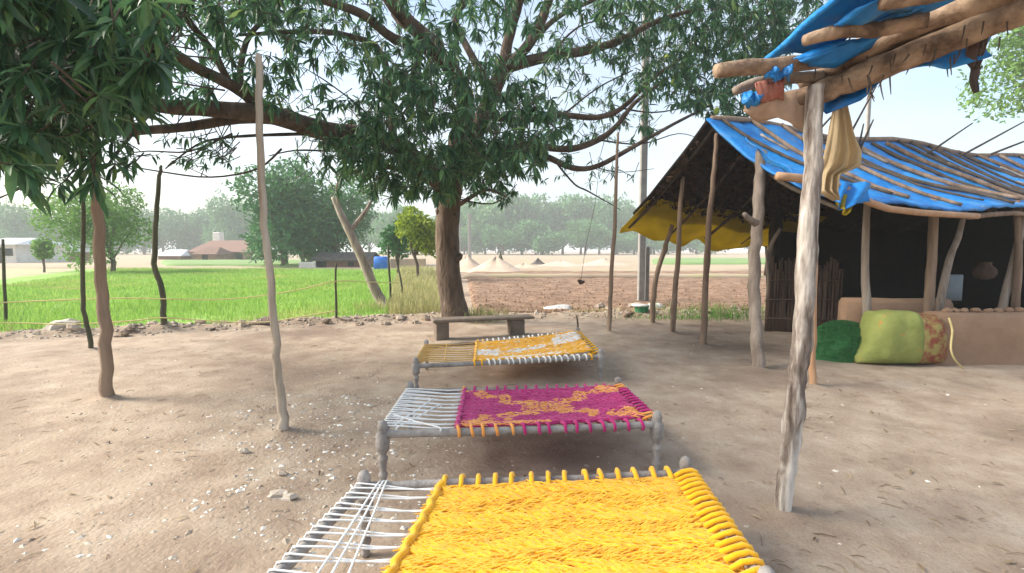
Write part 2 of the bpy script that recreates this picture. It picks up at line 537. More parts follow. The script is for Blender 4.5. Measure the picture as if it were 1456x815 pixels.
def seg_dist(x, y, poly):
    best = np.full(np.shape(x), 1e9)
    for (x0, y0), (x1, y1) in zip(poly, poly[1:]):
        dx, dy = x1 - x0, y1 - y0
        t = np.clip(((x - x0) * dx + (y - y0) * dy) / (dx * dx + dy * dy), 0, 1)
        best = np.minimum(best, np.hypot(x - x0 - t * dx, y - y0 - t * dy))
    return best


FEET = [G(*q) for q in ((152, 566), (130, 498), (232, 471), (405, 615), (865, 472), (1078, 526), (1000, 491), (956, 473), (927, 461), (1155, 550), (1111, 730), (911, 431), (648, 457))]


def ground_h(x, y):
    x = np.asarray(x, float); y = np.asarray(y, float)
    d = seg_dist(x, y, BUND)
    near = np.clip((22 - np.hypot(x, y)) / 6, 0, 1)
    h = fbm(x * .8, y * .8, 5, 3) * .05 + fbm(x * 6, y * 6, 3, 9) * .022 - .004
    h = h + np.exp(-(d / .22) ** 2) * (.11 + .14 * fbm(x * 2.5, y * 2.5, 3, 21))
    for f in FEET:
        big = 2.6 if abs(f.y - FEET[-1].y) < .01 else 1.0
        d2 = np.hypot(x - f.x, y - f.y) * (1 + .5 * fbm(x * 7, y * 7, 2, 61))
        h = h + .045 * big * np.exp(-(d2 / (.12 * big)) ** 2)
    return h * near


def grade(lo, hi, step, far, growth=1.28):
    a = list(np.arange(lo, hi + 1e-6, step))
    s = step; left = []; p = lo
    while p > -far:
        s *= growth; p -= s; left.append(p)
    s = step; right = []; p = a[-1]
    while p < far:
        s *= growth; p += s; right.append(p)
    return np.array(left[::-1] + a + right)


gx = grade(-10, 10, .065, 800); gy = grade(.3, 12.6, .065, 800)
GX, GY = np.meshgrid(gx, gy, indexing='ij')
GZ = ground_h(GX, GY)
nx, ny = len(gx), len(gy)
idx = np.arange(nx * ny).reshape(nx, ny)
F = np.stack([idx[:-1, :-1], idx[1:, :-1], idx[1:, 1:], idx[:-1, 1:]], -1).reshape(-1, 4)
tag(np_mesh('ground', np.stack([GX, GY, GZ], -1).reshape(-1, 3), F, MAT['dirt'], smooth=True), kind='structure')


def in_poly(x, y, poly):
    x = np.asarray(x); y = np.asarray(y); c = np.zeros(np.shape(x), bool)
    n = len(poly)
    for i in range(n):
        x0, y0 = poly[i]; x1, y1 = poly[(i + 1) % n]
        hit = ((y0 > y) != (y1 > y)) & (x < (x1 - x0) * (y - y0) / (y1 - y0 + 1e-12) + x0)
        c ^= hit
    return c


def area_sheet(name, quad, nu, nv, mt, z, amp, fq, label=None):
    """a patch of land between two opposite edges given as polylines a (near) and b (far)"""
    a, b = quad
    def along(poly, t):
        d = [0]
        for p, q in zip(poly, poly[1:]):
            d.append(d[-1] + math.dist(p, q))
        s = np.asarray(t) * d[-1]
        return np.interp(s, d, [p[0] for p in poly]), np.interp(s, d, [p[1] for p in poly])
    t = np.linspace(0, 1, nu + 1)
    ax, ay = along(a, t); bx, by = along(b, t)
    w = np.linspace(0, 1, nv + 1) ** 1.6
    X = ax[:, None] * (1 - w) + bx[:, None] * w
    Yv = ay[:, None] * (1 - w) + by[:, None] * w
    Z = z + amp * (fbm(X * fq, Yv * fq, 4, 5) + .5)
    Z[0, :] = Z[-1, :] = Z[:, 0] = Z[:, -1] = -.02
    ii = np.arange((nu + 1) * (nv + 1)).reshape(nu + 1, nv + 1)
    F = np.stack([ii[:-1, :-1], ii[1:, :-1], ii[1:, 1:], ii[:-1, 1:]], -1).reshape(-1, 4)
    return tag(np_mesh(name, np.stack([X, Yv, Z], -1).reshape(-1, 3), F, mt, smooth=True), kind='structure')


FIELD = [(-15.5, 5.6), (-8.6, 8.4), (-5.7, 9.45), (-2.75, 10.55), (-4.2, 16), (-8.2, 34), (-30, 36), (-24, 26), (-17, 14)]
area_sheet('dry_ground', ([(-90, -10), (-17.2, 8)], [(-120, 52), (-30, 50)]), 40, 40, MAT['dry'], .012, .03, .3)
area_sheet('green_field', ([(-15.5, 5.6), (-8.6, 8.4), (-5.7, 9.45), (-2.75, 10.55)], [(-33, 37), (-8.4, 36)]), 120, 120, MAT['field'], .02, .08, 1.0)
area_sheet('ploughed_field', ([(-.9, 11.05), (3, 11.25), (9, 12.0), (26, 13.5)], [(-2.4, 25), (45, 25)]), 260, 150, MAT['plough'], .02, .10, 2.6)
area_sheet('upper_ploughed_field', ([(-2.2, 26.3), (48, 26.3)], [(-3, 33), (60, 33)]), 120, 30, MAT['plough'], .02, .12, 1.4)
area_sheet('pale_field', ([(-60, 39), (-8, 37.5), (-3.2, 33.6), (62, 33.6)], [(-160, 160), (-50, 170), (40, 170), (190, 160)]), 80, 50, MAT['fardry'], .02, .2, .12)
area_sheet('far_green_field', ([(13, 46), (60, 46)], [(22, 78), (100, 78)]), 40, 20, MAT['fargreen'], .26, .1, .2)
area_sheet('far_green_strip', ([(-30, 41), (-9, 40)], [(-46, 62), (-18, 62)]), 30, 20, MAT['fargreen'], .26, .1, .2)
bd = MB()
tube(bd, [(-2.6, 25.6, .05), (6, 25.7, .05), (18, 25.5, .05), (46, 25.7, .05)], .34, n=8, k=14, jit=.12, flat=.6)
tag(bd.build('earth_bank', MAT['fardry']), kind='structure')


# blades of the crop and dry weeds
def blades(name, X, Y, Z0, h, w, mt, lean=.35, seed=1):
    r = np.random.default_rng(seed); n = len(X)
    a = r.uniform(0, 2 * np.pi, n); hh = h * r.uniform(.6, 1.25, n)
    la = r.uniform(0, 2 * np.pi, n); ln = hh * lean * r.uniform(.2, 1.4, n)
    dx = np.cos(a) * w / 2; dy = np.sin(a) * w / 2
    B = np.stack([X, Y, Z0], -1)
    mid = B + np.stack([np.cos(la) * ln * .3, np.sin(la) * ln * .3, hh * .6], -1)
    tip = B + np.stack([np.cos(la) * ln, np.sin(la) * ln, hh], -1)
    D = np.stack([dx, dy, np.zeros(n)], -1)
    V = np.stack([B - D * .6, B + D * .6, mid - D, mid + D, tip], 1).reshape(-1, 3)
    b = np.arange(n)[:, None] * 5
    F = np.concatenate([b + np.array([0, 1, 3]), b + np.array([0, 3, 2]), b + np.array([2, 3, 4])], 1).reshape(-1, 3)
    t = np.repeat(r.uniform(-.3, .3, n), 5)
    return np_mesh(name, V, F, mt, tint=t)


def scatter(poly, n, power, seed, ymin, ymax, xmin, xmax):
    r = np.random.default_rng(seed)
    y = ymin + (ymax - ymin) * r.random(n * 3) ** power
    x = xmin + (xmax - xmin) * r.random(n * 3)
    k = in_poly(x, y, poly)
    return x[k][:n], y[k][:n]


fx, fy = scatter(FIELD, 90000, 1.9, 4, 6, 36, -30, -2.6)
kp = (fbm(fx * .9, fy * .9, 3, 33) > -.14) | (RNG.random(len(fx)) < .4)
fx, fy = fx[kp], fy[kp]
hmul = .13 + .12 * (fbm(fx * .5, fy * .5, 3, 2) + .5)
sz = np.clip(np.hypot(fx, fy) / 12, .7, 2.6)
tag(blades('crop', fx, fy, np.full(len(fx), .03), hmul, .012 * sz, MAT['crop'], seed=3), kind='stuff')
STRIP = [(-2.7, 10.5), (-1.4, 10.9), (-3.2, 24), (-6, 36), (-8.4, 36), (-4.1, 16)]
sx_, sy_ = scatter(STRIP, 12000, 1.5, 6, 10.4, 36, -9, -1)
tag(blades('dry_weeds', sx_, sy_, np.zeros(len(sx_)), .22 + .2 * RNG.random(len(sx_)), .014 * np.clip(sy_ / 11, .8, 2.4), MAT['drygrass'], seed=8), kind='stuff')
# weeds on the earth bund
r_ = np.random.default_rng(30)
bx = []; by = []
for (x0, y0), (x1, y1) in zip(BUND[1:-1], BUND[2:]):
    for _ in range(int(70 * math.dist((x0, y0), (x1, y1)))):
        t = r_.random(); bx.append(x0 + (x1 - x0) * t + r_.normal(0, .18)); by.append(y0 + (y1 - y0) * t + .16 + r_.normal(0, .16))
bx = np.array(bx); by = np.array(by)
k_ = fbm(bx * 1.1, by * 1.1, 3, 77) > -.02
bx, by = bx[k_], by[k_]
tag(blades('bank_weeds', bx, by, ground_h(bx, by) - .01, .07 + .12 * r_.random(len(bx)), .012, MAT['drygrass'], seed=9, lean=.8), kind='stuff')
# clods on the ploughed soil
cx_ = r_.uniform(-2, 22, 5200); cy_ = 11.2 + 13 * r_.random(5200) ** 1.7
cz_ = .025 + .10 * (fbm(cx_ * 2.6, cy_ * 2.6, 4, 5) + .5)
okc = cx_ > -.8 - (cy_ - 11) * .11
cx_, cy_, cz_ = cx_[okc], cy_[okc], cz_[okc]
OCT = np.array([(1, 0, 0), (0, 1, 0), (-1, 0, 0), (0, -1, 0), (0, 0, 1), (0, 0, -1)], float)
OF = np.array([(0, 1, 4), (1, 2, 4), (2, 3, 4), (3, 0, 4), (1, 0, 5), (2, 1, 5), (3, 2, 5), (0, 3, 5)])


def lumps(name, X, Y, Z, s, flat, mt, seed, parent=None):
    r = np.random.default_rng(seed); n = len(X)
    V = OCT[None] * (1 + r.uniform(-.45, .45, (n, 6, 1)))
    a = r.uniform(0, 6.28, n); c, q = np.cos(a)[:, None], np.sin(a)[:, None]
    el = r.uniform(.6, 1.2, n)[:, None]
    x = V[..., 0] * el; y = V[..., 1]
    VX = X[:, None] + (x * c - y * q) * s[:, None]
    VY = Y[:, None] + (x * q + y * c) * s[:, None]
    VZ = Z[:, None] + V[..., 2] * (s * flat)[:, None]
    F = (np.arange(n)[:, None, None] * 6 + OF[None]).reshape(-1, 3)
    t = np.repeat(r.uniform(-.3, .3, n), 6)
    return np_mesh(name, np.stack([VX, VY, VZ], -1).reshape(-1, 3), F, mt, tint=t, parent=parent)


tag(lumps('soil_clods', cx_, cy_, cz_, r_.uniform(.015, .055, len(cx_)), .6, MAT['plough'], 5), kind='stuff')
# small white chips on the yard
n_ = 3800
px = np.concatenate([r_.normal(-1.5, .85, n_), r_.uniform(-6, 5, 500)])
py = np.concatenate([1.3 + 3.6 * r_.random(n_) ** .9, r_.uniform(1.3, 8, 500)])
keep = (fbm(px * 1.3, py * 1.3, 3, 41) > -.06) | (r_.random(len(px)) < .3)
px, py = px[keep], py[keep]
ps = .004 + .022 * r_.random(len(px)) ** 3.6
tag(lumps('pebbles', px, py, ground_h(px, py) + ps * .02, ps, .38, MAT['chip'], 12), kind='stuff')
qx = r_.uniform(-7, 6, 2600); qy = 1.2 + 8.5 * r_.random(2600)
qs = .003 + .010 * r_.random(2600) ** 2.5
tag(lumps('dirt_crumbs', qx, qy, ground_h(qx, qy) + qs * .1, qs, .5, MAT['dirt'], 14), kind='stuff')
# crumbs, twigs and litter on the bund
lx = []; ly = []
for (x0, y0), (x1, y1) in zip(BUND[1:-1], BUND[2:]):
    for _ in range(int(60 * math.dist((x0, y0), (x1, y1)))):
        t = r_.random(); lx.append(x0 + (x1 - x0) * t + r_.normal(0, .2)); ly.append(y0 + (y1 - y0) * t - .1 + r_.normal(0, .16))
lx = np.array(lx); ly = np.array(ly)
tag(lumps('bank_rubble', lx, ly, ground_h(lx, ly), r_.uniform(.01, .065, len(lx)) , .5, MAT['stone'], 15), kind='stuff')


# stones
def stone(name, p, s, seed, label, group=None, mt='stone', squash=.65):
    mb = MB()
    z = float(ground_h(p[0], p[1]))
    rock(mb, (p[0], p[1], z + s * squash * .30), s * R.uniform(.8, 1.5), s * R.uniform(.7, 1), s * squash, seed, n=9, rings=6, rough=.62)
    o = mb.build(name, MAT[mt], origin=(p[0], p[1], z), smooth=False)
    return tag(o, label, 'stone', group)


stone('stone', G(86, 475), .19, 1, 'large pale boulder on the field edge beside the thin stem', mt='chip')
stone('stone', G(398, 672), .05, 2, 'flat white stone in the yard before the grey pole', mt='stone', squash=.45)
stone('stone', G(402, 706), .05, 3, 'whitish jagged stone nearest the white cords of the yellow bed', mt='chip')
stone('stone', G(350, 642), .032, 4, 'small chalky stone at the foot of the leaning grey pole', mt='chip')
stone('stone', G(153, 630), .022, 5, 'lone brown stone in the open sandy yard', mt='stone')
for i, (u, v) in enumerate([(108, 477), (175, 478), (190, 474), (215, 470), (268, 468), (285, 466), (300, 470), (318, 463), (345, 466), (361, 470), (372, 462), (395, 463), (425, 459),
                            (440, 463), (462, 462), (490, 459), (512, 462), (527, 458), (548, 461), (566, 456), (590, 460), (604, 456), (690, 452), (712, 449), (738, 447), (762, 446)]):
    stone('stone', G(u, v), R.uniform(.04, .11), 20 + i, 'small rough stone embedded in the earth bund along the fields', 'stones along the earth bund')


# ------------------------------------------------------------------ POLES
def pole(name, pts, rad, mt, label, cat='pole', group=None, n=9, jit=.06, k=4, knots=0, stub=None):
    b = Vector(pts[0])
    mb = MB()
    pp = smooth_path(pts, k)
    L = len(pp)
    rr = lerp_list(rad, L)
    for q in range(1, L - 1):
        w = rr[q] * .28
        pp[q] = pp[q] + Vector((R.uniform(-w, w), R.uniform(-w, w), 0))
    for _ in range(knots):
        i = R.randrange(1, L - 1); rr[i] *= 1.22
    tube(mb, pp, rr, n=n, k=1, jit=jit)
    if stub:
        for s in stub:
            tube(mb, s[0], s[1], n=7, k=3, jit=.06)
    o = mb.build(name, MAT[mt], origin=(b.x, b.y, 0))
    return tag(o, label, cat, group)


def gp(u, v, sink=-.08):
    p = G(u, v); return Vector((p.x, p.y, sink))


def px_pole(name, base, pix, rad, mt, label, dY=0.0, **kw):
    """crooked pole through photo points; it rises from the ground point under base and keeps that distance"""
    b = gp(*base)
    pts = [b]
    n = len(pix)
    for i, (u, v) in enumerate(pix):
        pts.append(P(u, v, b.y + dY * (i + 1) / n))
    return pole(name, pts, rad, mt, label, **kw)


px_pole('wooden_pole', (152, 566), [(153, 540), (149, 470), (144, 400), (139, 300), (135, 225), (133, 170)], [.060, .055, .052, .048, .045, .04], 'brownwood',
        'stout brown crooked pole in the yard under the leafy bough')
px_pole('wooden_pole', (130, 498), [(128, 480), (119, 440), (117, 380), (118, 300), (114, 260)], [.035, .032, .03, .028, .024], 'greenwood',
        'thin bare stem close beside the stout brown pole')
px_pole('wooden_pole', (232, 471), [(233, 455), (230, 410), (219, 375), (222, 310), (227, 250), (229, 235)], [.05, .05, .048, .045, .035, .02], 'greenwood',
        'dark kinked pole standing at the green field edge')
px_pole('wooden_pole', (405, 615), [(403, 595), (397, 540), (391, 470), (383, 380), (374, 300), (370, 210), (369, 120), (368, 78)], [.040, .038, .033, .031, .029, .029, .028, .027, .024],
        'palewood', 'tall pale grey pole crossing the mango bough, foot in white chips', knots=2)
px_pole('wooden_pole', (865, 472), [(868, 430), (871, 370), (875, 300), (877, 240), (879, 188)], [.042, .04, .036, .033, .028, .02], 'brownwood',
        'slim dark pole standing in front of the concrete pole')

# utility poles
def utility(u, v, vtop, Y, w, label):
    p = G(u, v)
    mb = MB()
    t = P(u, vtop, p.y)
    box(mb, (p.x, p.y, t.z / 2 - .1), w, w * .8, t.z + .2, m=0, bev=w * .12)
    o = mb.build('utility_pole', MAT['concrete'], origin=(p.x, p.y, 0), smooth=False)
    return tag(o, label, 'utility pole')


up = utility(911, 431, 5, 0, .19, 'tall square concrete utility pole rising through the mango leaves')
strut = MB(); a_ = G(917, 430)
box(strut, (a_.x + .02, a_.y - .1, .75), .10, .12, 1.7, bev=.012)
strut.build('strut', MAT['concrete'], up, smooth=False)
utility(431, 379, 288, 0, .34, 'short pale concrete pole before the big green tree')
utility(668, 371, 303, 0, .45, 'slender far grey pole right beside the mango trunk')
utility(653, 369, 318, 0, .5, 'far pale pole half hidden behind the mango trunk')
u2 = utility(1222, 392, 60, 0, .2, 'grey concrete utility pole rising behind the blue roof')


# ------------------------------------------------------------------ MANGO TREE
tree = empty('mango_tree', G(648, 457), 'spreading mango tree with dark trunk and drooping leaves behind the rope beds', 'tree')


def limb(name, pts, extra=(), n=9, jit=.07, k=4):
    mb = MB()
    tube(mb, [P(u, v, Y) for u, v, Y, r in pts], [q[3] for q in pts], n=n, k=k, jit=jit)
    return mb.build(name, MAT['bark'], tree)


YT = G(648, 457).y
mb = MB()
tube(mb, [Vector((G(648, 457).x, YT, -.15)), P(648, 452, YT), P(644, 430, YT), P(638, 390, YT), P(636, 345, YT), P(637, 305, YT), P(640, 270, YT - .05)],
     [.36, .31, .265, .25, .245, .25, .24], n=16, k=4, jit=.05)
for kx, kz in ((651, 368), (626, 300), (646, 310)):
    c = P(kx, kz, YT - .06)
    rock(mb, c, .09, .14, .13, seed=kx, n=10, rings=6, rough=.4)
mb.build('trunk', MAT['bark'], tree)
LIMBS = [
    [(640, 280, 9.75, .21), (606, 240, 9.3, .18), (545, 200, 8.6, .165), (460, 186, 7.8, .155), (392, 165, 7.0, .13), (300, 155, 6.2, .10), (222, 150, 5.5, .08), (130, 118, 4.7, .05), (60, 100, 4.0, .03)],
    [(392, 163, 7.0, .09), (330, 122, 6.5, .075), (272, 92, 5.9, .065), (215, 52, 5.3, .05), (165, 10, 4.8, .03), (120, -40, 4.3, .02)],
    [(215, 52, 5.3, .05), (110, -60, 4.2, .045), (60, -250, 3.2, .035), (80, -520, 2.2, .02)],  # added bough leading out of view to the clumps that shade the foreground
    [(440, 180, 7.6, .08), (360, 168, 6.9, .075), (270, 180, 6.2, .06), (195, 186, 5.5, .05), (110, 190, 4.8, .03)],
    [(330, 125, 6.5, .05), (300, 70, 6.3, .045), (262, 20, 6.0, .04), (250, -40, 5.6, .03)],
    [(398, 160, 7.0, .06), (345, 135, 7.2, .05), (350, 60, 7.4, .04), (390, 10, 7.5, .03), (410, -50, 7.5, .02)],
    [(642, 275, 9.8, .21), (652, 200, 9.6, .19), (662, 140, 9.2, .17), (622, 72, 8.7, .14), (572, 22, 8.1, .12), (530, -35, 7.4, .09), (480, -90, 6.6, .06)],
    [(622, 75, 8.7, .09), (560, 55, 8.3, .08), (515, 20, 7.9, .07), (440, -5, 7.2, .05), (360, -30, 6.5, .03)],
    [(600, 50, 8.4, .07), (560, 20, 8.6, .06), (563, -40, 8.6, .04)],
    [(560, 200, 9.0, .07), (545, 80, 8.8, .06), (490, 50, 8.4, .05), (430, 45, 8, .04), (340, 50, 7.4, .02)],
    [(645, 262, 9.9, .19), (685, 170, 9.7, .16), (714, 98, 9.5, .14), (722, 60, 9.5, .10), (738, 0, 9.4, .09), (750, -60, 9.2, .06)],
    [(714, 98, 9.5, .11), (748, 68, 9.4, .10), (772, 25, 9.3, .085), (786, -20, 9.2, .07), (800, -80, 9, .04)],
    [(735, 80, 9.4, .06), (765, 50, 9.7, .06), (800, 20, 10, .05), (870, -10, 10.4, .035)],
    [(700, 130, 9.6, .08), (655, 50, 9.9, .07), (650, 20, 10, .07), (680, -20, 10.1, .05)],
    [(716, 96, 9.5, .12), (780, 80, 9.5, .10), (832, 72, 9.5, .085), (880, 58, 9.5, .07), (935, 30, 9.6, .05), (1000, 10, 9.7, .03)],
    [(690, 165, 9.7, .08), (742, 171, 9.6, .06), (795, 164, 9.5, .06), (847, 167, 9.4, .055), (884, 154, 9.4, .05), (930, 110, 9.4, .035), (990, 70, 9.4, .02)],
    [(660, 240, 9.8, .09), (715, 208, 9.6, .075), (762, 208, 9.5, .07), (810, 212, 9.4, .065), (850, 199, 9.3, .06), (876, 180, 9.3, .05), (902, 147, 9.2, .04), (950, 110, 9.2, .02)],
    [(665, 250, 9.8, .08), (720, 218, 9.6, .07), (770, 221, 9.4, .06), (814, 239, 9.3, .055), (850, 236, 9.2, .05), (902, 208, 9.1, .04), (957, 177, 9.0, .03), (1010, 150, 9.0, .015)],
    [(632, 268, 9.6, .08), (590, 250, 9.0, .06), (545, 236, 8.6, .05), (500, 246, 8.2, .03)],
    [(655, 290, 9.7, .05), (690, 270, 9.2, .035), (720, 280, 8.9, .02)],
]
for lb in LIMBS:
    limb('limb', lb)
mb = MB()
TW = [[(793, 234, 9.3, .022), (817, 262, 9.2, .018), (836, 272, 9.2, .016), (882, 298, 9.1, .006)],
      [(400, 212, 7.2, .018), (366, 240, 6.8, .014), (300, 252, 6.5, .012), (228, 244, 6.2, .01), (160, 232, 5.6, .006)],
      [(450, 190, 7.7, .03), (380, 192, 7.0, .024), (320, 196, 6.6, .018), (280, 206, 6.2, .014), (235, 240, 6.0, .008)],
      [(330, 190, 6.7, .015), (270, 215, 6.2, .012), (210, 215, 5.8, .008), (150, 222, 5.4, .006)],
      [(470, 215, 7.8, .018), (420, 214, 7.5, .013), (382, 222, 7.2, .008)],
      [(884, 154, 9.4, .02), (930, 160, 9.4, .015), (985, 150, 9.5, .01), (1040, 130, 9.6, .005)],
      [(850, 199, 9.3, .02), (910, 205, 9.3, .014), (965, 190, 9.3, .009), (1000, 200, 9.3, .004)],
      [(840, 236, 9.2, .012), (880, 245, 9.1, .009), (930, 240, 9.1, .005)],
      [(545, 200, 8.6, .02), (520, 160, 8.2, .016), (470, 120, 7.8, .012), (430, 95, 7.5, .006)],
      [(222, 150, 5.5, .025), (180, 200, 5.0, .018), (150, 240, 4.6, .010)],
      [(640, 280, 9.7, .02), (700, 290, 9.3, .014), (735, 262, 9.0, .008)],
      [(780, 80, 9.5, .03), (820, 40, 9.6, .02), (860, 28, 9.7, .012), (920, 20, 9.9, .006)],
      [(800, 164, 9.5, .02), (850, 125, 9.5, .015), (900, 100, 9.5, .01)]]
for tw in TW:
    tube(mb, [P(u, v, Y) for u, v, Y, r in tw], [q[3] for q in tw], n=5, k=4, jit=.1)
# leaf clump anchors: (u range, v range, distance range, number, keep test)
CL = []
def region(n, ur, vr, yr, test=None, size=(.15, .24), leaves=(9, 16)):
    c = 0; tries = 0
    while c < n and tries < n * 60:
        tries += 1
        u = R.uniform(*ur); v = R.uniform(*vr)
        if test and not test(u, v): continue
        Y = R.uniform(*yr)
        CL.append((P(u, v, Y), R.uniform(*size), R.randint(*leaves), u, v)); c += 1


def low_left(u, v):
    return v < np.interp(u, [-150, 0, 60, 110, 150, 190, 225], [248, 238, 224, 206, 192, 172, 110]) + R.uniform(-26, 12)


region(520, (-160, 236), (-60, 266), (2.7, 4.9), low_left, size=(.16, .25), leaves=(11, 17))
region(260, (-160, 225), (-60, 215), (4.8, 7.0), low_left)
region(34, (20, 190), (190, 285), (3.4, 5.0), lambda u, v: v < 282 - abs(u - 100) * .4, leaves=(6, 10))
region(270, (215, 450), (-60, 150), (5.4, 8.2), lambda u, v: R.random() < np.interp(v, [-60, 20, 90, 150], [1, .9, .5, .2]))
region(36, (225, 330), (190, 235), (5.4, 6.4), lambda u, v: v > 196, leaves=(4, 8), size=(.08, .15))


def core(u, v):
    a = math.atan2(v - 165, u - 622); k = R.uniform(.8, 1.12) + .16 * math.sin(3 * a + 1) + .10 * math.sin(7 * a)
    return ((u - 622) / (158 * k)) ** 2 + ((v - 165) / (112 * k)) ** 2 < 1


region(410, (430, 810), (10, 288), (6.2, 9.4), core, size=(.15, .27), leaves=(10, 16))
region(250, (400, 820), (-40, 235), (6.0, 9.6), lambda u, v: abs(u - 620) < 215 - max(0, v - 150) * .9 and R.random() < .8, size=(.12, .24), leaves=(7, 13))
region(150, (460, 785), (190, 296), (6.6, 9.6), lambda u, v: v < 292 - abs(u - 630) * .28 and R.random() < .8, size=(.16, .24))
region(30, (660, 735), (225, 290), (8.6, 9.8), size=(.10, .16))
region(340, (400, 900), (-80, 95), (7.6, 12), lambda u, v: R.random() < np.interp(v, [-80, 0, 60, 90], [1, .75, .45, .3]))
region(820, (850, 1125), (-60, 176), (8.2, 12), lambda u, v: v < np.interp(u, [860, 930, 1000, 1060, 1115], [80, 140, 168, 168, 120]) and R.random() < np.interp(u, [860, 930, 1000], [.45, .85, 1]))
region(200, (1080, 1260), (-80, 90), (9.5, 12.5), lambda u, v: v < np.interp(u, [1080, 1260], [90, 0]))
region(170, (760, 930), (50, 205), (8.8, 11.5), lambda u, v: R.random() < .8, leaves=(6, 11), size=(.12, .2))
region(22, (770, 900), (200, 262), (9, 9.5), lambda u, v: R.random() < .7, leaves=(4, 7), size=(.10, .16))
region(18, (420, 470), (190, 260), (7.2, 8.2), leaves=(4, 8), size=(.1, .17))
region(16, (455, 540), (230, 275), (7.8, 8.8), leaves=(6, 9), size=(.13, .2))
# unseen crown above the frame, added to shade the near ground
c = 0
while c < 260:
    x = R.uniform(-5.5, 7); y = R.uniform(3.0, 16); z = R.uniform(3.4, 7.4)
    if ((x + .8) / 8.2) ** 2 + ((y - 9) / 7.6) ** 2 + ((z - 3) / 4.6) ** 2 > 1: continue
    u, v = to_px((x, y, z))
    if v > -45: continue
    CL.append((Vector((x, y, z)), R.uniform(.16, .26), R.randint(9, 15), u, v)); c += 1

c = 0  # more unseen leaf clumps, added so the right foreground falls in shade
while c < 190:
    x = R.uniform(-5.4, -1.2); y = R.uniform(.7, 2.9); z = R.uniform(3.1, 5.2)
    u, v = to_px((x, y, z))
    if v > -45: continue
    CL.append((Vector((x, y, z)), R.uniform(.16, .26), R.randint(9, 15), u, v)); c += 1

TEMPL = np.array([(0, 0, 0), (.28, -.092, .035), (.30, 0, 0), (.28, .092, .035), (.66, -.082, -.01), (.68, 0, -.05), (.66, .082, -.01), (1, 0, -.17)])
TF = np.array([(0, 1, 2), (0, 2, 3), (1, 4, 5), (1, 5, 2), (2, 5, 6), (2, 6, 3), (4, 7, 5), (5, 7, 6)])
LP, LM, LS, LU = [], [], [], []
for c, size, n, u, v in CL:
    ax = Vector((R.gauss(0, .6), R.gauss(0, .6) - .2, R.gauss(-.35, .4))).normalized()
    tl = R.uniform(.16, .42)
    tube(mb, [c - ax * tl + Vector((0, 0, R.uniform(0, .12))), c - ax * tl * .4, c], [.008, .006, .004], n=3, k=1)
    o1 = ax.orthogonal().normalized(); o2 = ax.cross(o1)
    for q in range(n):
        a = q * 2.4 + R.uniform(-.5, .5)
        rad = o1 * math.cos(a) + o2 * math.sin(a)
        d = (rad * R.uniform(.6, 1.1) + ax * R.uniform(.1, .7) + Vector((0, 0, -R.uniform(.25, 1.0)))).normalized()
        upv = Vector((R.gauss(0, .45), R.gauss(0, .45), 1))
        zz = upv - d * upv.dot(d)
        if zz.length < 1e-3: zz = d.orthogonal()
        zz.normalize(); yy = zz.cross(d)
        L = size * R.uniform(.7, 1.2)
        LP.append(c - ax * R.uniform(0, .10)); LM.append((d, yy * R.uniform(.8, 1.2), zz)); LS.append(L); LU.append((u, v))
mb.build('twigs', MAT['twig'], tree)['kind'] = 'stuff'
LP = np.array(LP); LM = np.array([[list(a) for a in m3] for m3 in LM]); LS = np.array(LS)
LU = np.array(LU)
# the 300 leaves that show largest are parts of their own
pxlen = np.where((LU[:, 0] > 5) & (LU[:, 0] < 1200) & (LU[:, 1] > 8) & (LU[:, 1] < 300), LS * FPX / LP[:, 1], 0)
big_ix = np.argsort(-pxlen)[:300]
small = np.ones(len(LP), bool); small[big_ix] = False
V = (TEMPL[None, :, :, None] * LM[small][:, None, :, :]).sum(2) * LS[small][:, None, None] + LP[small][:, None, :]
n_ = V.shape[0]
F = (np.arange(n_)[:, None, None] * 8 + TF[None]).reshape(-1, 3)
tint = np.repeat(RNG.normal(.05, .22, n_), 8)
fol = np_mesh('foliage', V.reshape(-1, 3), F, MAT['leaf'], tree, tint=tint, smooth=True)
fol['kind'] = 'stuff'
leaf_me = bpy.data.meshes.new('leaf')
leaf_me.from_pydata([tuple(p) for p in TEMPL], [], [tuple(int(i) for i in f) for f in TF])
leaf_me.polygons.foreach_set('use_smooth', [True] * len(TF)); leaf_me.materials.append(MAT['leaf'])
for i in big_ix:
    o = bpy.data.objects.new('leaf', leaf_me)
    COL.objects.link(o); o.parent = tree
    m3 = Matrix([[float(LM[i][c2][r2]) * float(LS[i]) for c2 in range(3)] for r2 in range(3)]).to_4x4()
    m3.translation = Vector(LP[i].tolist()) - tree.location
    o.matrix_basis = m3
for u, v, Y in ((1019, 158, 8.9), (948, 83, 9.0), (957, 118, 9.2)):
    f = MB(); c = P(u, v, Y)
    lathe(f, c - Vector((0, 0, .07)), [(.006, 0), (.03, .006), (.048, .035), (.054, .065), (.047, .10), (.028, .128), (.007, .138)], n=10)
    tube(f, [c + Vector((0, 0, .066)), c + Vector((.01, 0, .25)), c + Vector((.03, 0, .42))], [.004, .003, .003], n=4, k=2)
    f.build('fruit', MAT['fruit'], tree)
hang = MB()
tube(hang, [P(852, 236, 9.2), P(846, 290, 9.2), P(834, 345, 9.2), P(826, 398, 9.2)], .004, n=4, k=3)
ho = hang.build('hanging_string', MAT['darkrag'], origin=P(826, 400, 9.2))
tag(ho, 'thin string with a dark scrap dangling from the mango branch', 'string')
sc = MB(); rock(sc, P(826, 401, 9.2), .04, .02, .035, 3, n=9, rings=6, rough=.9); sc.build('scrap', MAT['darkrag'], ho, origin=P(826, 401, 9.2))


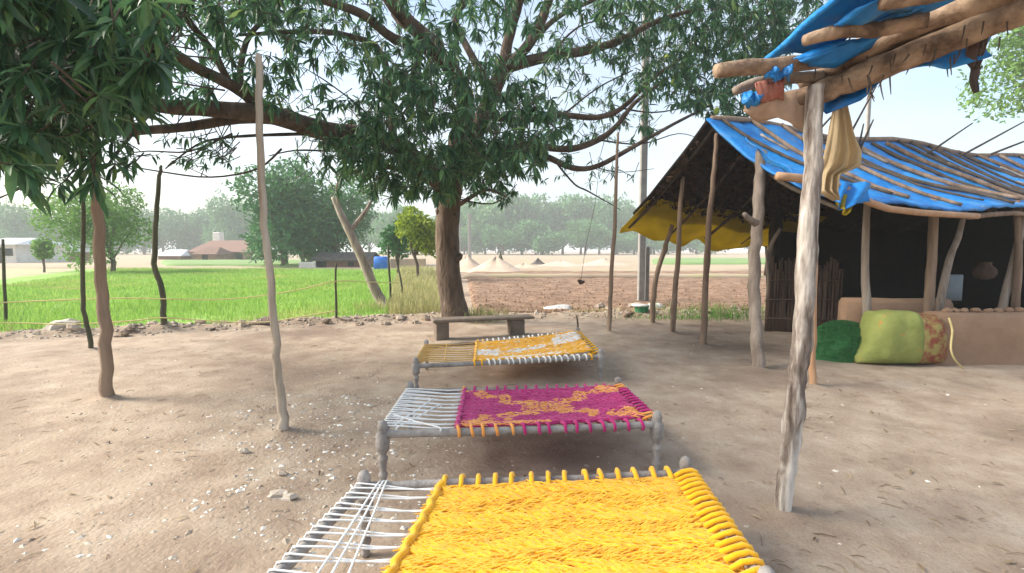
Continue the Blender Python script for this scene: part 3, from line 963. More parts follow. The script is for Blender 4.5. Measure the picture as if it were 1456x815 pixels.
# ------------------------------------------------------------------ BACKGROUND TREES
def crown_mesh(name, mt, seed, blobs, nleaf, lsize, parent, squash=.8):
    r = np.random.default_rng(seed)
    pts = []
    for (x, y, z, rad) in blobs:
        n = int(nleaf * rad ** 2 / sum(b[3] ** 2 for b in blobs))
        d = r.normal(size=(n, 3)); d /= np.linalg.norm(d, axis=1)[:, None]
        rr = rad * (.55 + .5 * r.random(n) ** .6)
        lump = 1 + .22 * np.sin(d[:, 0] * 6 + seed) * np.sin(d[:, 1] * 5 + 2) + .14 * np.sin(d[:, 2] * 9 + d[:, 0] * 7)
        p = d * (rr * lump)[:, None]; p[:, 2] *= squash
        pts.append(p + np.array([x, y, z]))
    C = np.concatenate(pts); n = len(C)
    a = r.normal(size=(n, 3)); a[:, 2] -= .3; a /= np.linalg.norm(a, axis=1)[:, None]
    b = r.normal(size=(n, 3)); b -= a * (a * b).sum(1)[:, None]; b /= np.linalg.norm(b, axis=1)[:, None]
    s = (lsize * r.uniform(.6, 1.4, n))[:, None]
    V = np.stack([C - a * s, C + b * s * .45, C + a * s, C - b * s * .45], 1).reshape(-1, 3)
    F = np.arange(n * 4).reshape(-1, 4)
    t = np.repeat(r.normal(0, .14, n), 4)
    o = np_mesh(name, V + np.array(parent_origin(parent)), F, mt, parent, tint=t)
    return o


def bg_tree(name, label, base, h, w, mt, seed, trunk_h=.35, nleaf=3600, lsize=.2, tr=.16, group=None, squash=.8):
    root = empty(name, base, label, 'tree', group)
    rr = random.Random(seed)
    blobs = []
    ch = h * (1 - trunk_h)
    zc = h * trunk_h + ch * .5
    for i in range(9):
        a = rr.uniform(0, 6.28); q = rr.uniform(.25, .62)
        zr = rr.uniform(-.32, .36)
        blobs.append((math.cos(a) * w / 2 * q, math.sin(a) * w / 2 * q, zc + ch * zr, rr.uniform(.22, .36) * min(w, ch)))
    blobs.append((0, 0, zc, .36 * min(w, ch)))
    crown_mesh('crown', mt, seed, blobs, nleaf, lsize, root, squash)
    mb = MB(); b = Vector(base)
    tube(mb, [b + Vector((0, 0, -.2)), b + Vector((rr.uniform(-.1, .1), 0, h * .2)), b + Vector((rr.uniform(-.3, .3), 0, h * .45)), b + Vector((0, 0, h * .75))], [tr * 1.3, tr, tr * .8, tr * .2], n=7, k=3, jit=.06)
    for x, y, z, r0 in blobs[:7]:
        q = b + Vector((x, y, z))
        s = b + Vector((0, 0, h * rr.uniform(trunk_h * .7, trunk_h + .2)))
        tube(mb, [s, s.lerp(q, .55) + Vector((0, 0, .1 * h * .3)), q], [tr * .55, tr * .35, tr * .1], n=5, k=3)
    mb.build('trunk', MAT['bark'], root)
    return root


def tree_at(u, vtop, wpx, Y, name, label, mt, seed, group=None, **kw):
    b = P(u, 356, Y); b.z = 0
    t = P(u, vtop, Y)
    return bg_tree(name, label, b, t.z, wpx * Y / FPX, MAT[mt], seed, group=group, **kw)


tree_at(158, 268, 165, 30, 'feathery_tree', 'light green feathery tree at the far side of the crop field', 'tree_light', 3, trunk_h=.16, nleaf=8000, lsize=.115, tr=.12)
tree_at(405, 236, 110, 41, 'broad_tree', 'dense green broadleaf tree just left of the pale concrete pole', 'tree_green', 5, trunk_h=.10, nleaf=9000, lsize=.19, tr=.25)
tree_at(478, 246, 130, 44, 'broad_tree', 'dark green tree behind the leaning bare trunk', 'tree_green', 9, trunk_h=.08, nleaf=9000, lsize=.19, tr=.25)
tree_at(440, 262, 110, 46, 'broad_tree', 'shaded tree squeezed between two larger green trees behind concrete pole', 'tree_green', 19, trunk_h=.05, nleaf=7000, lsize=.2, tr=.25)
tree_at(592, 284, 62, 23, 'lime_tree', 'small yellow green tree left of the mango trunk', 'tree_lime', 12, trunk_h=.30, nleaf=2600, lsize=.13, tr=.07)
tree_at(565, 312, 46, 26, 'lime_tree', 'lower olive sapling between leaning bare trunk and yellow green tree', 'tree_green', 14, trunk_h=.3, nleaf=1500, lsize=.14, tr=.06)
tree_at(60, 338, 26, 32, 'young_tree', 'small round olive sapling in the pale dry ground', 'tree_light', 16, trunk_h=.25, nleaf=900, lsize=.14, tr=.06)
far = [(15, 292, 110, 75), (95, 315, 80, 85), (205, 300, 90, 90), (262, 292, 90, 95), (330, 282, 90, 86), (385, 300, 80, 92), (548, 292, 80, 88), (610, 300, 70, 92), (690, 288, 90, 92), (742, 272, 88, 96),
       (800, 280, 95, 100), (852, 276, 84, 96), (902, 296, 78, 104), (770, 312, 90, 84), (832, 314, 90, 86), (715, 318, 80, 84), (950, 300, 90, 100), (1010, 305, 80, 100), (1065, 310, 80, 100), (875, 322, 80, 90),
       (660, 320, 70, 88), (580, 322, 60, 86), (290, 318, 80, 98), (930, 326, 90, 92), (990, 330, 80, 94), (150, 322, 80, 100), (-60, 290, 120, 80), (-150, 300, 120, 85), (1180, 300, 110, 95), (1300, 305, 110, 100), (1500, 290, 120, 90),
       (232, 296, 90, 88), (300, 302, 90, 92), (352, 294, 90, 90), (525, 304, 90, 94), (640, 296, 90, 95), (668, 290, 80, 98), (715, 284, 90, 98), (772, 280, 90, 102), (826, 274, 90, 103), (878, 284, 90, 100), (925, 292, 90, 102), (965, 302, 90, 103), (60, 300, 100, 88), (180, 306, 90, 94), (-20, 300, 110, 92)]
protos = {}
FARLAB = {0: 'hazy tree rising above the white house at the far edge', 4: 'hazy tree directly behind the tiled house roof, taller than its neighbour', 3: 'hazy rounded tree behind the tin roofed shed beside the tiled house',
          5: 'pale tree behind the left edge of the big green tree', 8: 'hazy tree just right of the mango trunk', 9: 'tallest hazy tree of the far row, right of the sand heaps', 10: 'broad hazy tree behind the hanging string',
          11: 'hazy tree seen just left of the slim dark pole', 12: 'hazy tree framed between slim dark pole and concrete pole', 6: 'hazy tree seen above the leaning bare trunk', 2: 'pale hazy tree behind the dark kinked pole', 1: 'pale tree behind the thin bare stem'}
for i, (u, vt, w, Y) in enumerate(far):
    Y *= 1.7
    key = i % 4
    base = P(u, 356, Y); base.z = 0
    h = P(u, vt, Y).z; wd = w * Y / FPX
    lab = FARLAB.get(i, 'low hazy tree filling a gap in the far row beyond the fields')
    if key not in protos:
        protos[key] = bg_tree('far_tree', lab, base, h, wd * 1.2, MAT['tree_green'], 40 + i, trunk_h=.12, nleaf=5200, lsize=.5, tr=.35, group='far trees beyond the fields')
        protos[key]['h'] = h; protos[key]['w'] = wd * 1.2
    else:
        p = protos[key]; o = copy_tree(p); o['label'] = lab
        o.location = base; s = wd * 1.2 / p['w']
        o.scale = (s, s, h / p['h']); o.rotation_euler.z = i * 1.3
for p in protos.values():
    for k in ('h', 'w'):
        pass
for o in COL.objects:
    for k in ('h', 'w'):
        if k in o.keys(): del o[k]
bg_tree('side_tree', 'light green tree crown showing past the dark hanging rag', (25.5, 23, 0), 14.0, 6.4, MAT['tree_light'], 71, trunk_h=.62, nleaf=9000, lsize=.12, tr=.2)

# bare leaning trunk
bt = empty('bare_tree', G(548, 441), 'leaning pale dead trunk with forked top at the field corner', 'tree')
yb = G(548, 441).y
mb = MB()
tube(mb, [gp(548, 443), P(544, 432, yb), P(530, 405, yb), P(516, 370, yb), P(496, 328, yb), P(484, 303, yb), P(474, 280, yb)], [.15, .135, .12, .115, .10, .085, .06], n=10, k=4, jit=.07)
mb.build('trunk', MAT['wood'], bt)
mb = MB()
tube(mb, [P(497, 330, yb), P(508, 316, yb + .1), P(520, 300, yb + .2), P(530, 282, yb + .3)], [.07, .055, .05, .03], n=7, k=3, jit=.06)
mb.build('limb', MAT['wood'], bt)
mb = MB()
tube(mb, [P(484, 303, yb), P(478, 270, yb - .1), P(488, 240, yb - .2)], [.04, .03, .02], n=6, k=3, jit=.06)
mb.build('limb', MAT['wood'], bt)


# ------------------------------------------------------------------ FENCE
fence = empty('rope_fence', G(478, 460), 'thin stick fence with sagging straw ropes along the green field', 'fence')
def fpost(u, v, pix, r):
    b = gp(u, v); mb = MB()
    tube(mb, [b] + [P(a, c, b.y) for a, c in pix], r, n=6, k=3, jit=.08)
    mb.build('post', MAT['greenwood'], fence)
    return b
fpost(478, 459, [(478, 430), (477, 395), (478, 374)], [.028, .026, .022, .018])
fpost(555, 434, [(555, 410), (553, 380), (552, 350)], [.034, .032, .03, .026])
fpost(573, 428, [(571, 405), (566, 380), (562, 362)], [.03, .028, .026, .022])
fpost(8, 470, [(8, 440), (6, 400), (4, 340)], [.03, .028, .026, .022])
def frope(pts, r=.011):
    mb = MB(); tube(mb, [P(*p) for p in pts], r, n=5, k=5, jit=.12); mb.build('rope', MAT['rope'], fence)
frope([(-90, 434, 7.2), (8, 430, 8.2), (103, 426, 8.4), (179, 424, 8.6), (231, 425, 8.75), (310, 426, 9.0), (377, 420, 9.2), (430, 411, 9.35), (478, 400, 9.55), (520, 401, 10.9), (555, 402, 12.9), (600, 403, 20)])
frope([(-90, 462, 7.2), (8, 459, 8.2), (103, 461, 8.4), (190, 456, 8.6), (232, 452, 8.75), (310, 457, 9.0), (377, 458, 9.2), (430, 450, 9.35), (478, 442, 9.55)])
frope([(-60, 405, 9.6), (8, 405, 10), (86, 409, 10.4), (150, 414, 10.6)], .007)
net_ = MB()
def netfn(a, b):
    p = P(358 + 28 * a, 461 - 12 * b * (.4 + a * .6), 9.25 + .3 * b); return p
sheet(net_, netfn, 6, 4, .02)
tag(net_.build('plastic_sheet', MAT['darkrag'], origin=P(372, 462, 9.2)), 'crumpled dark plastic sheet lying at the field edge behind pale pole', 'plastic sheet')

# ------------------------------------------------------------------ BENCH
bo = (G(615, 486) + G(757, 477)) / 2
bench = empty('bench', bo, 'low stone slab bench on two blocks in front of the mango trunk', 'bench')
bl = G(617, 484); br = G(752, 477)
rz = math.atan2(br.y - bl.y, br.x - bl.x)
mb = MB(); mid = (bl + br) / 2
box(mb, (mid.x, mid.y + .16, .315), (br - bl).length + .12, .34, .05, rz, bev=.015, jit=.012); mb.build('seat', MAT['slab'], bench, smooth=False)
for c, w in ((bl + (br - bl) * .06, .26), (bl + (br - bl) * .86, .30)):
    mb = MB(); box(mb, (c.x, c.y + .16, .14), w * .85, .28, .30, rz, bev=.02, jit=.02); mb.build('leg', MAT['slab'], bench, smooth=False)


# ------------------------------------------------------------------ ROPE BEDS
def strands(name, C, D, Nn, ln, rad, mats, mi, parent, seed, lift=.006, tint=.16):
    """short yarn floats: centre C, direction D, normal Nn (n,3); three rings of four"""
    r = np.random.default_rng(seed); n = len(C)
    ln = ln[:, None]
    side = np.cross(D, Nn)
    rings = []
    for k, (o, h, s) in enumerate(((-.5, -.004, .55), (0, lift, 1.0), (.5, -.004, .55))):
        c = C + D * ln * o + Nn * h
        for a in range(4):
            an = a * math.pi / 2 + .4
            rings.append(c + (side * math.cos(an) + Nn * math.sin(an)) * (rad * s)[:, None])
    V = np.stack(rings, 1).reshape(-1, 3)
    f = []
    for k in range(2):
        for a in range(4):
            f.append((k * 4 + a, k * 4 + (a + 1) % 4, (k + 1) * 4 + (a + 1) % 4, (k + 1) * 4 + a))
    F = (np.arange(n)[:, None, None] * 12 + np.array(f)[None]).reshape(-1, 4)
    t = np.repeat(r.normal(0, tint, n), 12)
    return np_mesh(name, V, F, mats, parent, smooth=True, tint=t, mi=np.repeat(mi, 8))


LEG = [(.022, 0), (.027, .012), (.022, .03), (.024, .06), (.034, .075), (.034, .09), (.023, .105), (.026, .14), (.031, .175), (.038, .19), (.038, .205), (.026, .22), (.032, .24), (.047, .26), (.051, .29), (.051, .355), (.045, .375),
       (.033, .392), (.038, .405), (.037, .425), (.028, .45), (.012, .462)]


def rope_bed(label, LN, RN, LF, RF, zr, legh, s0, mats, pattern, nstr, srad, slen, seed, side_loops, end_loops, loop_r, ncord, cord_mat, cord_r, loop_mat, end_mat, sag=.035, angle=18, endlift=0.0, cross=()):
    LN, RN, LF, RF = [Vector((p[0], p[1], 0)) for p in (LN, RN, LF, RF)]
    root = empty('rope_bed', (LN + RN + LF + RF) / 4, label, 'rope bed', 'charpai rope beds standing in a row')
    rg = random.Random(seed)
    def xy(s, t):
        return LN.lerp(RN, s).lerp(LF.lerp(RF, s), t)
    def top(s, t):
        p = xy(s, t); return Vector((p.x, p.y, zr))
    for c in (LN, RN, LF, RF):
        mb = MB(); k = legh / .462
        lathe(mb, (c.x, c.y, -.01), [(r * .86, z * k) for r, z in LEG], n=16, lean=(rg.uniform(-.02, .02), rg.uniform(-.02, .02)))
        mb.build('leg', MAT['greywood'], root)
    rr = .024
    for a, b in (((0, 0), (1, 0)), ((0, 1), (1, 1))):
        mb = MB(); tube(mb, [top(*a), top(a[0] * .66 + b[0] * .33, a[1]) + Vector((0, 0, -.006)), top(.66, a[1]) + Vector((0, 0, -.008)), top(*b)], [rr, rr * 1.08, rr * .95, rr], n=12, k=8, jit=.06)
        mb.build('side_rail', MAT['greywood'], root)
    for s in (0, 1):
        mb = MB(); tube(mb, [top(s, 0) + Vector((0, 0, .012)), top(s, .5) + Vector((0, 0, .008)), top(s, 1) + Vector((0, 0, .012))], rr * 1.02, n=11, k=6, jit=.03)
        mb.build('end_rail', MAT['greywood'], root)
    L = (RN - LN).length; W = (LF - LN).length
    e_s, e_t = .085 / L, .055 / W
    s1 = 1 - e_s
    def mz(s, t):
        q = (s - s0) / (s1 - s0); w = (t - e_t) / (1 - 2 * e_t)
        q = np.clip(q, 0, 1); w = np.clip(w, 0, 1)
        return zr + .012 - sag * np.sin(np.pi * np.clip(q * .9 + .1, 0, 1)) ** .7 * np.sin(np.pi * w) ** .8 + endlift * q ** 3
    def P3(s, t):
        s = np.asarray(s); t = np.asarray(t)
        a = np.array(LN)[None] * (1 - s)[:, None] + np.array(RN)[None] * s[:, None]
        b = np.array(LF)[None] * (1 - s)[:, None] + np.array(RF)[None] * s[:, None]
        o = a * (1 - t)[:, None] + b * t[:, None]
        o[:, 2] = mz(s, t)
        return o
    # the woven ground
    mb = MB()
    def mfn(a, b):
        s = s0 + (s1 - s0) * a; t = e_t + (1 - 2 * e_t) * b
        ed = .010 * math.sin(a * 60) * (1 if b in (0, 1) else 0)
        s2 = s + (.006 * math.sin(b * 50) if a in (0, 1) else 0)
        p = P3(np.array([s2]), np.array([t + ed / W]))[0]
        return Vector((p[0], p[1], p[2] - .006 + .004 * float(vnoise(a * 40, b * 30, seed))))
    sheet(mb, mfn, 44, 26, .010)
    mat_o = mb.build('woven_mat', [mats[0]], root)
    # floats of yarn over it
    r = np.random.default_rng(seed)
    a = r.random(nstr); b = r.random(nstr)
    s = s0 + (s1 - s0) * (.012 + .976 * a); t = e_t + (1 - 2 * e_t) * (.01 + .98 * b)
    C = P3(s, t)
    ax = np.array((RN - LN).normalized()); ay = np.array(Vector((-ax[1], ax[0], 0)))
    band = np.floor(b * 7 + .35 * np.sin(a * 9)).astype(int) % 2 * 2 - 1
    ang = np.radians(angle) * band * np.clip(r.normal(1, .35, nstr), .1, 2) + r.normal(0, .12, nstr)
    D = np.cos(ang)[:, None] * ax + np.sin(ang)[:, None] * ay
    C2 = P3(s + D @ ax * .02 / L, t + D @ ay * .02 / W)
    D = C2 - C; D /= np.linalg.norm(D, axis=1)[:, None]
    Nn = np.tile(np.array([0, 0, 1.0]), (nstr, 1)); Nn -= D * (D * Nn).sum(1)[:, None]; Nn /= np.linalg.norm(Nn, axis=1)[:, None]
    mi = pattern(a, b, r)
    so = strands('yarn', C + Nn * .003, D, Nn, slen * r.uniform(.6, 1.35, nstr), srad * r.uniform(.75, 1.3, nstr), mats, mi, mat_o, seed)
    so['kind'] = 'stuff'
    # loops of yarn that tie the mat to the rails
    def loop(c, n, d, mt, e, slant):
        r0 = rr + loop_r * .8
        z = Vector((0, 0, 1))
        dz = -.004
        pts = [n * e + z * (dz + .010), n * (e * .5) + z * (r0 * .75), z * r0, -n * r0 * .72 + z * r0 * .72, -n * r0, -n * r0 * .7 - z * r0 * .7, -z * r0, n * r0 * .8 - z * r0 * .8, n * (e * .9) - z * .010]
        N = len(pts)
        pts = [c + p + d * (slant * (i / (N - 1) - .5)) + Vector((rg.uniform(-1, 1), rg.uniform(-1, 1), rg.uniform(-.5, .5))) * .003 for i, p in enumerate(pts)]
        mb = MB(); tube(mb, pts, loop_r, n=6, closed=True, jit=.12)
        mb.build('rope_loop', mt, root)
    dl = (RN - LN).normalized(); df = (LF - LN).normalized()
    n_in = Vector((-dl.y, dl.x, 0))
    for t, nn in ((0, n_in), (1, -n_in)):
        for i in range(side_loops):
            s = s0 + .004 + (s1 - s0 - .02) * i / (side_loops - 1) + rg.uniform(-.006, .006)
            q = (i + .5) / side_loops
            loop(top(s, t), nn, dl, loop_mat(q, t, rg), .075, rg.uniform(.01, .035))
    for i in range(end_loops):
        t = e_t + (1 - 2 * e_t) * i / (end_loops - 1)
        loop(top(1, t) + Vector((0, 0, .010)), -dl, df, end_mat(i / end_loops, rg), .085, rg.uniform(-.01, .02))
    # heading rope along the open edge, and the tension cords
    mb = MB()
    hp = [Vector(P3(np.array([s0 + .004 * math.sin(i * 2.1)]), np.array([e_t * .3 + (1 - .6 * e_t) * i / 22]))[0].tolist()) + Vector((0, 0, .008 + .003 * math.sin(i * 2.4))) for i in range(23)]
    tube(mb, hp, [loop_r * 1.25 * (1 + .22 * (i % 2)) for i in range(23)], n=7, k=2, jit=.1)
    mb.build('heading_rope', mats[0], root)
    for i in range(ncord):
        t0 = .05 + .9 * i / (ncord - 1); t1 = min(.97, max(.03, t0 + (.035 if i % 2 else -.035) + rg.uniform(-.02, .02)))
        A = top(0, t0) + Vector((0, 0, .010)); B = Vector(P3(np.array([s0]), np.array([t1]))[0].tolist()) + Vector((0, 0, .004))
        d = (B - A).normalized()
        r0 = rr * 1.02 + cord_r
        pts = [A + d * .04 - Vector((0, 0, r0 * .95)), A - Vector((0, 0, r0)), A - d * r0 * .75 - Vector((0, 0, r0 * .7)), A - d * r0, A - d * r0 * .7 + Vector((0, 0, r0 * .72)), A + Vector((0, 0, r0)), A.lerp(B, .35) + Vector((0, 0, r0 * .55)), A.lerp(B, .7) + Vector((0, 0, r0 * .15 - .004)), B]
        mb = MB(); tube(mb, pts, cord_r, n=5, k=2, jit=.05)
        mb.build('cord', cord_mat, root)
    for (sa, ta, sb, tb) in cross:
        A = top(sa, ta) + Vector((0, 0, .034)); B = Vector(P3(np.array([sb]), np.array([tb]))[0].tolist()) + Vector((0, 0, .022))
        mb = MB(); tube(mb, [A - Vector((0, 0, .05)), A, A.lerp(B, .5) + Vector((0, 0, -.004)), B, B - Vector((0, 0, .03))], cord_r, n=5, k=3, jit=.05)
        mb.build('cord', cord_mat, root)
    return root


def at_z(u, v, z):
    return G(u, v, z)


Y_, M_, O_, W_ = MAT['yellow'], MAT['magenta'], MAT['orange'], MAT['white']
# nearest bed, all yellow
zt = .40
b1 = dict(LF=at_z(517, 668, .43), RF=at_z(978, 650, .43), RN=at_z(1092, 815, .41), LN=at_z(352, 836, .41))
rope_bed('nearest rope bed with bright yellow mat and white cords at one end', b1['LN'], b1['RN'], b1['LF'], b1['RF'], .342, .44, .235,
         [Y_], lambda a, b, r: np.zeros(len(a), int), 4600, .0046, .105, 3, 14, 18, .0125, 17, W_, .0044,
         lambda q, t, rg: Y_, lambda q, rg: Y_, sag=.03, angle=20, cross=[(.06, .985, .13, .04), (.07, .985, .16, .10), (.05, .98, .10, .02)])


def pat2(a, b, r):
    d1 = np.abs(b - (.02 + .95 * a)); d2 = np.abs(b - (.98 - .95 * a))
    d3 = np.minimum(np.abs(b - .06), 1)
    wob = .05 * np.sin(a * 40) + .04 * np.sin(b * 34 + 1)
    k = (np.minimum(d1, d2) + wob < .085) | ((np.abs(a - .52) < .16) & (np.abs(b - .52) < .12 + wob)) | ((a < .5) & (b < .09)) | ((a > .93) & (b > .75)) | ((a > .95) & (b < .3))
    k = np.where(r.random(len(a)) < .22, False, k)
    return np.where(k, 1, 0)


g2 = [G(545, 690), G(932, 672)]
rope_bed('magenta and orange patterned rope bed, the middle one of the row', g2[0], g2[1], G(582, 543, .42), G(880, 537, .42), .335, .435, .26,
         [M_, O_, W_], pat2, 4600, .0046, .09, 5, 15, 14, .0105, 20, W_, .0058,
         lambda q, t, rg: (O_ if q < .05 or (t == 0 and q < .34) else M_), lambda q, rg: (O_ if q > .82 or q < .12 else M_), sag=.03, angle=14, endlift=.02,
         cross=[(.04, .1, .13, .7), (.05, .02, .17, .55), (0, .3, .2, -.01)])


def pat3(a, b, r):
    n = .05 * np.sin(a * 30) + .05 * np.sin(b * 21)
    mid = np.abs(b - .5)
    k = ((a < .20) & (np.abs(b - .45) < .17)) | (np.abs(b - (.30 + .5 * a)) + n < .07) & (a > .15) & (a < .85) | ((a > .80) & (np.abs(b - .72) < .22)) | (np.abs(b - .1) < .05) & (a > .2) & (a < .75)
    k = np.where(r.random(len(a)) < .25, r.random(len(a)) < .18, k)
    return np.where(k, 1, 0)


g3 = [G(592, 557), G(853, 540)]
rope_bed('farthest rope bed with yellow and white mat and ochre cords', g3[0], g3[1], G(606, 484, .36), G(822, 464, .38), .275, .38, .30,
         [Y_, W_, O_], pat3, 3600, .0055, .085, 7, 20, 12, .010, 17, MAT['ochre'], .0055,
         lambda q, t, rg: (Y_ if q < .12 or q > .93 else W_), lambda q, rg: Y_, sag=.045, angle=12, endlift=.05, cross=[(.03, .6, .16, .9), (.12, .95, .14, .1)])

# ------------------------------------------------------------------ HUT
BC = P(881, 322, 10.0); RG = P(1004, 172, 7.6); FC = P(1196, 287, 5.5)
RD = Vector((.945, .33, 0)).normalized(); GD = Vector((-.33, .945, 0)).normalized()
hut = empty('open_shed', G(1078, 525), 'open dark shed with pole laden blue tarpaulin roof and mud walls', 'shed')
HL = 9.2


def ridge(s):
    return RG + RD * s + Vector((0, 0, .06 * math.sin(s * 1.7) - .012 * s))


def feave(s):
    return FC + RD * s + Vector((0, 0, .05 * math.sin(s * 2.1 + .5) * min(1, s)))


def beave(s):
    q = min(1, s / 2.6)
    return BC + RD * s + Vector((0, 0, -.30 * q + .06 * math.sin(s * 4)))


def front(a, b, lift=0.0):
    s = a * HL
    p = ridge(s).lerp(feave(s), b)
    sag = -.07 * abs(math.sin((s - .55 * b) * math.pi / .56)) * min(1, 4 * b * (1.05 - b)) - .10 * math.sin(math.pi * b)
    nz = .08 * float(fbm(np.array(s * 2.2), np.array(b * 5), 4, 8)) + .05 * float(fbm(np.array(s * 7.), np.array(b * 9), 3, 58))
    edge = 0
    if b > .97: edge = .05 * float(fbm(np.array(s * 5), np.array(1.0), 3, 18))
    return p + Vector((0, 0, sag + nz + edge + lift))


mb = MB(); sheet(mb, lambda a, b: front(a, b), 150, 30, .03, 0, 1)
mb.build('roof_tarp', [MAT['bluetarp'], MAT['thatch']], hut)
k = 0
s = .25
while s < HL - .6:
    sh = .75 + R.uniform(-.1, .12)
    mb = MB()
    b0, b1_ = R.uniform(-.02, .06), R.uniform(.9, 1.04)
    pts = [front(min(1, (s + sh * b) / HL), min(1, max(0, b)), .055) for b in np.linspace(b0, b1_, 7)]
    rad = R.choice([.018, .024, .030, .036])
    tube(mb, pts, [rad * 1.1, rad, rad * .8], n=7, k=3, jit=.12)
    mb.build('roof_pole', MAT[R.choice(['brownwood', 'twig', 'twig'])], hut)
    s += R.choice([.30, .42, .52, .62]) * (1 + .05 * s)
for _ in range(8):                                                 # short broken sticks between them
    s = R.uniform(.3, HL - 1.2); b = R.uniform(.1, .7); ln = R.uniform(.15, .3)
    mb = MB(); tube(mb, [front((s + q * .8) / HL, b + q, .05) for q in np.linspace(0, ln, 4)], R.uniform(.015, .03), n=6, k=2, jit=.15)
    mb.build('roof_pole', MAT['wood'], hut)
mb = MB(); tube(mb, [ridge(q) + Vector((0, 0, .04)) for q in np.linspace(.1, HL, 12)], .045, n=7, k=2, jit=.12); mb.build('ridge_pole', MAT['brownwood'], hut)
mb = MB(); tube(mb, [P(1105, 250, 5.35), P(1150, 256, 5.4), P(1200, 268, 5.5), feave(.8) + Vector((0, 0, -.09)), feave(2.5) + Vector((0, 0, -.08))], [.045, .05, .045, .04, .04], n=9, k=3, jit=.05)
mb.build('eave_pole', MAT['peeled'], hut)
mb = MB(); tube(mb, [feave(q) + Vector((0, 0.05, -.085)) for q in np.linspace(2.4, HL, 8)], .035, n=7, k=2, jit=.08); mb.build('eave_pole', MAT['brownwood'], hut)
# sticks that rise over the ridge
for (a, b) in (((1333, 209, 8.8), (1383, 175, 8.6)), ((1386, 211, 9.2), (1458, 172, 9.0)), ((1428, 212, 9.4), (1490, 188, 9.3)), ((1204, 200, 8.2), (1246, 122, 7.6)), ((1160, 190, 8.0), (1206, 140, 7.8)), ((1226, 205, 8.2), (1242, 170, 8.0)), ((1222, 205, 8.2), (1228, 176, 8.0))):
    mb = MB(); q = P(*a); t = P(*b); tube(mb, [q - (t - q) * .3, q, t], [.022, .02, .012], n=6, k=2, jit=.1); mb.build('stick', MAT['twig'], hut)


def back(a, b, lift=0.0):
    s = a * HL
    p = ridge(s).lerp(beave(s), b)
    return p + Vector((0, 0, -.08 * math.sin(math.pi * b) + .05 * float(fbm(np.array(s * 2.5), np.array(b * 5), 4, 28)) + lift - .02))


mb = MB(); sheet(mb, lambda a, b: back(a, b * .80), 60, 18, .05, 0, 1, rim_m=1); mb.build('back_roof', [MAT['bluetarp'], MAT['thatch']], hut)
def ytarp(a, b):
    s = a * 4.6
    q = .60 + .42 * b
    jag = (.05 * math.sin(s * 7) + .06 * float(fbm(np.array(s * 4), np.array(2.0), 3, 44))) if b > .9 else 0
    p = back(s / HL, q, -.07) if q <= 1 else back(s / HL, 1, -.07 - (q - 1) * 3.0)
    return p + Vector((0, 0, jag + .02 * math.sin(s * 9 + b * 3)))
mb = MB(); sheet(mb, ytarp, 54, 10, .012); mb.build('yellow_tarp', MAT['yellowtarp'], hut)
# dry leaves packed under the back slope
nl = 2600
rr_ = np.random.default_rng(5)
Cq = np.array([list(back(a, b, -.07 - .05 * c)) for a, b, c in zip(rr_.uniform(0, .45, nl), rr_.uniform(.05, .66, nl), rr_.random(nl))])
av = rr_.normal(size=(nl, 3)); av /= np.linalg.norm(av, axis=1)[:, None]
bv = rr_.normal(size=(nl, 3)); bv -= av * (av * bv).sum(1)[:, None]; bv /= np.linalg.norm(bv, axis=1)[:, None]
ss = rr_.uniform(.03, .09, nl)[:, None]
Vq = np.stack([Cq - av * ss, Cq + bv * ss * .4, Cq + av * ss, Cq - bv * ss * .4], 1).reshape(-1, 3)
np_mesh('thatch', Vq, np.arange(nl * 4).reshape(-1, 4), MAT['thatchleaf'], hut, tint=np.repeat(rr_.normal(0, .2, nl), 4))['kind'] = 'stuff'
# rafters seen from below
for s in (.15, 1.1, 2.1, 3.1):
    mb = MB(); tube(mb, [back(s / HL, b, -.09) for b in np.linspace(0, .95, 6)], .03, n=6, k=2, jit=.1); mb.build('rafter', MAT['twig'], hut)
    mb = MB(); tube(mb, [front(s / HL, b, -.10) for b in np.linspace(0, .95, 6)], .03, n=6, k=2, jit=.1); mb.build('rafter', MAT['twig'], hut)


def hpost(base, pix, rad, mt='wood', dY=0.0, stub=None, knots=1, z0=-.08, label=None):
    b = G(*base); mb = MB()
    pts = [Vector((b.x, b.y, z0))] + [P(u, v, b.y + dY * (i + 1) / len(pix)) for i, (u, v) in enumerate(pix)]
    pp = smooth_path(pts, 4); rr = lerp_list(rad, len(pp))
    for q in range(1, len(pp) - 1):
        pp[q] = pp[q] + Vector((R.uniform(-.2, .2), R.uniform(-.2, .2), 0)) * rr[q]
    for _ in range(knots):
        rr[R.randrange(1, len(rr))] *= 1.2
    tube(mb, pp, rr, n=10, k=1, jit=.06)
    if stub:
        tube(mb, [P(*q) for q in stub], [.05, .04, .03], n=7, k=2, jit=.08)
    o = mb.build('post', MAT[mt], hut)
    if label: o['label'] = label
    return o


hpost((1078, 526), [(1078, 490), (1073, 440), (1073, 375), (1077, 315), (1080, 255), (1083, 216)], [.085, .075, .072, .074, .072, .074, .06], 'wood', dY=.80,
      stub=[(1075, 318, 6.2), (1066, 312, 6.15), (1058, 304, 6.1)])
hpost((1000, 491), [(1001, 460), (1004, 390), (1009, 310), (1016, 236), (1019, 190)], [.055, .05, .046, .042, .036, .03], 'brownwood')
hpost((956, 473), [(958, 440), (963, 380), (967, 310), (970, 262), (974, 225)], [.055, .05, .045, .042, .036, .03], 'brownwood')
hpost((927, 461), [(929, 430), (934, 390), (945, 355), (956, 320)], [.055, .055, .05, .048, .04], 'brownwood')
hpost((1155, 550), [(1155, 500), (1157, 420), (1158, 350), (1158, 285)], [.036, .038, .036, .036, .034], 'peeled', dY=.15, label='peeled orange brown pole')
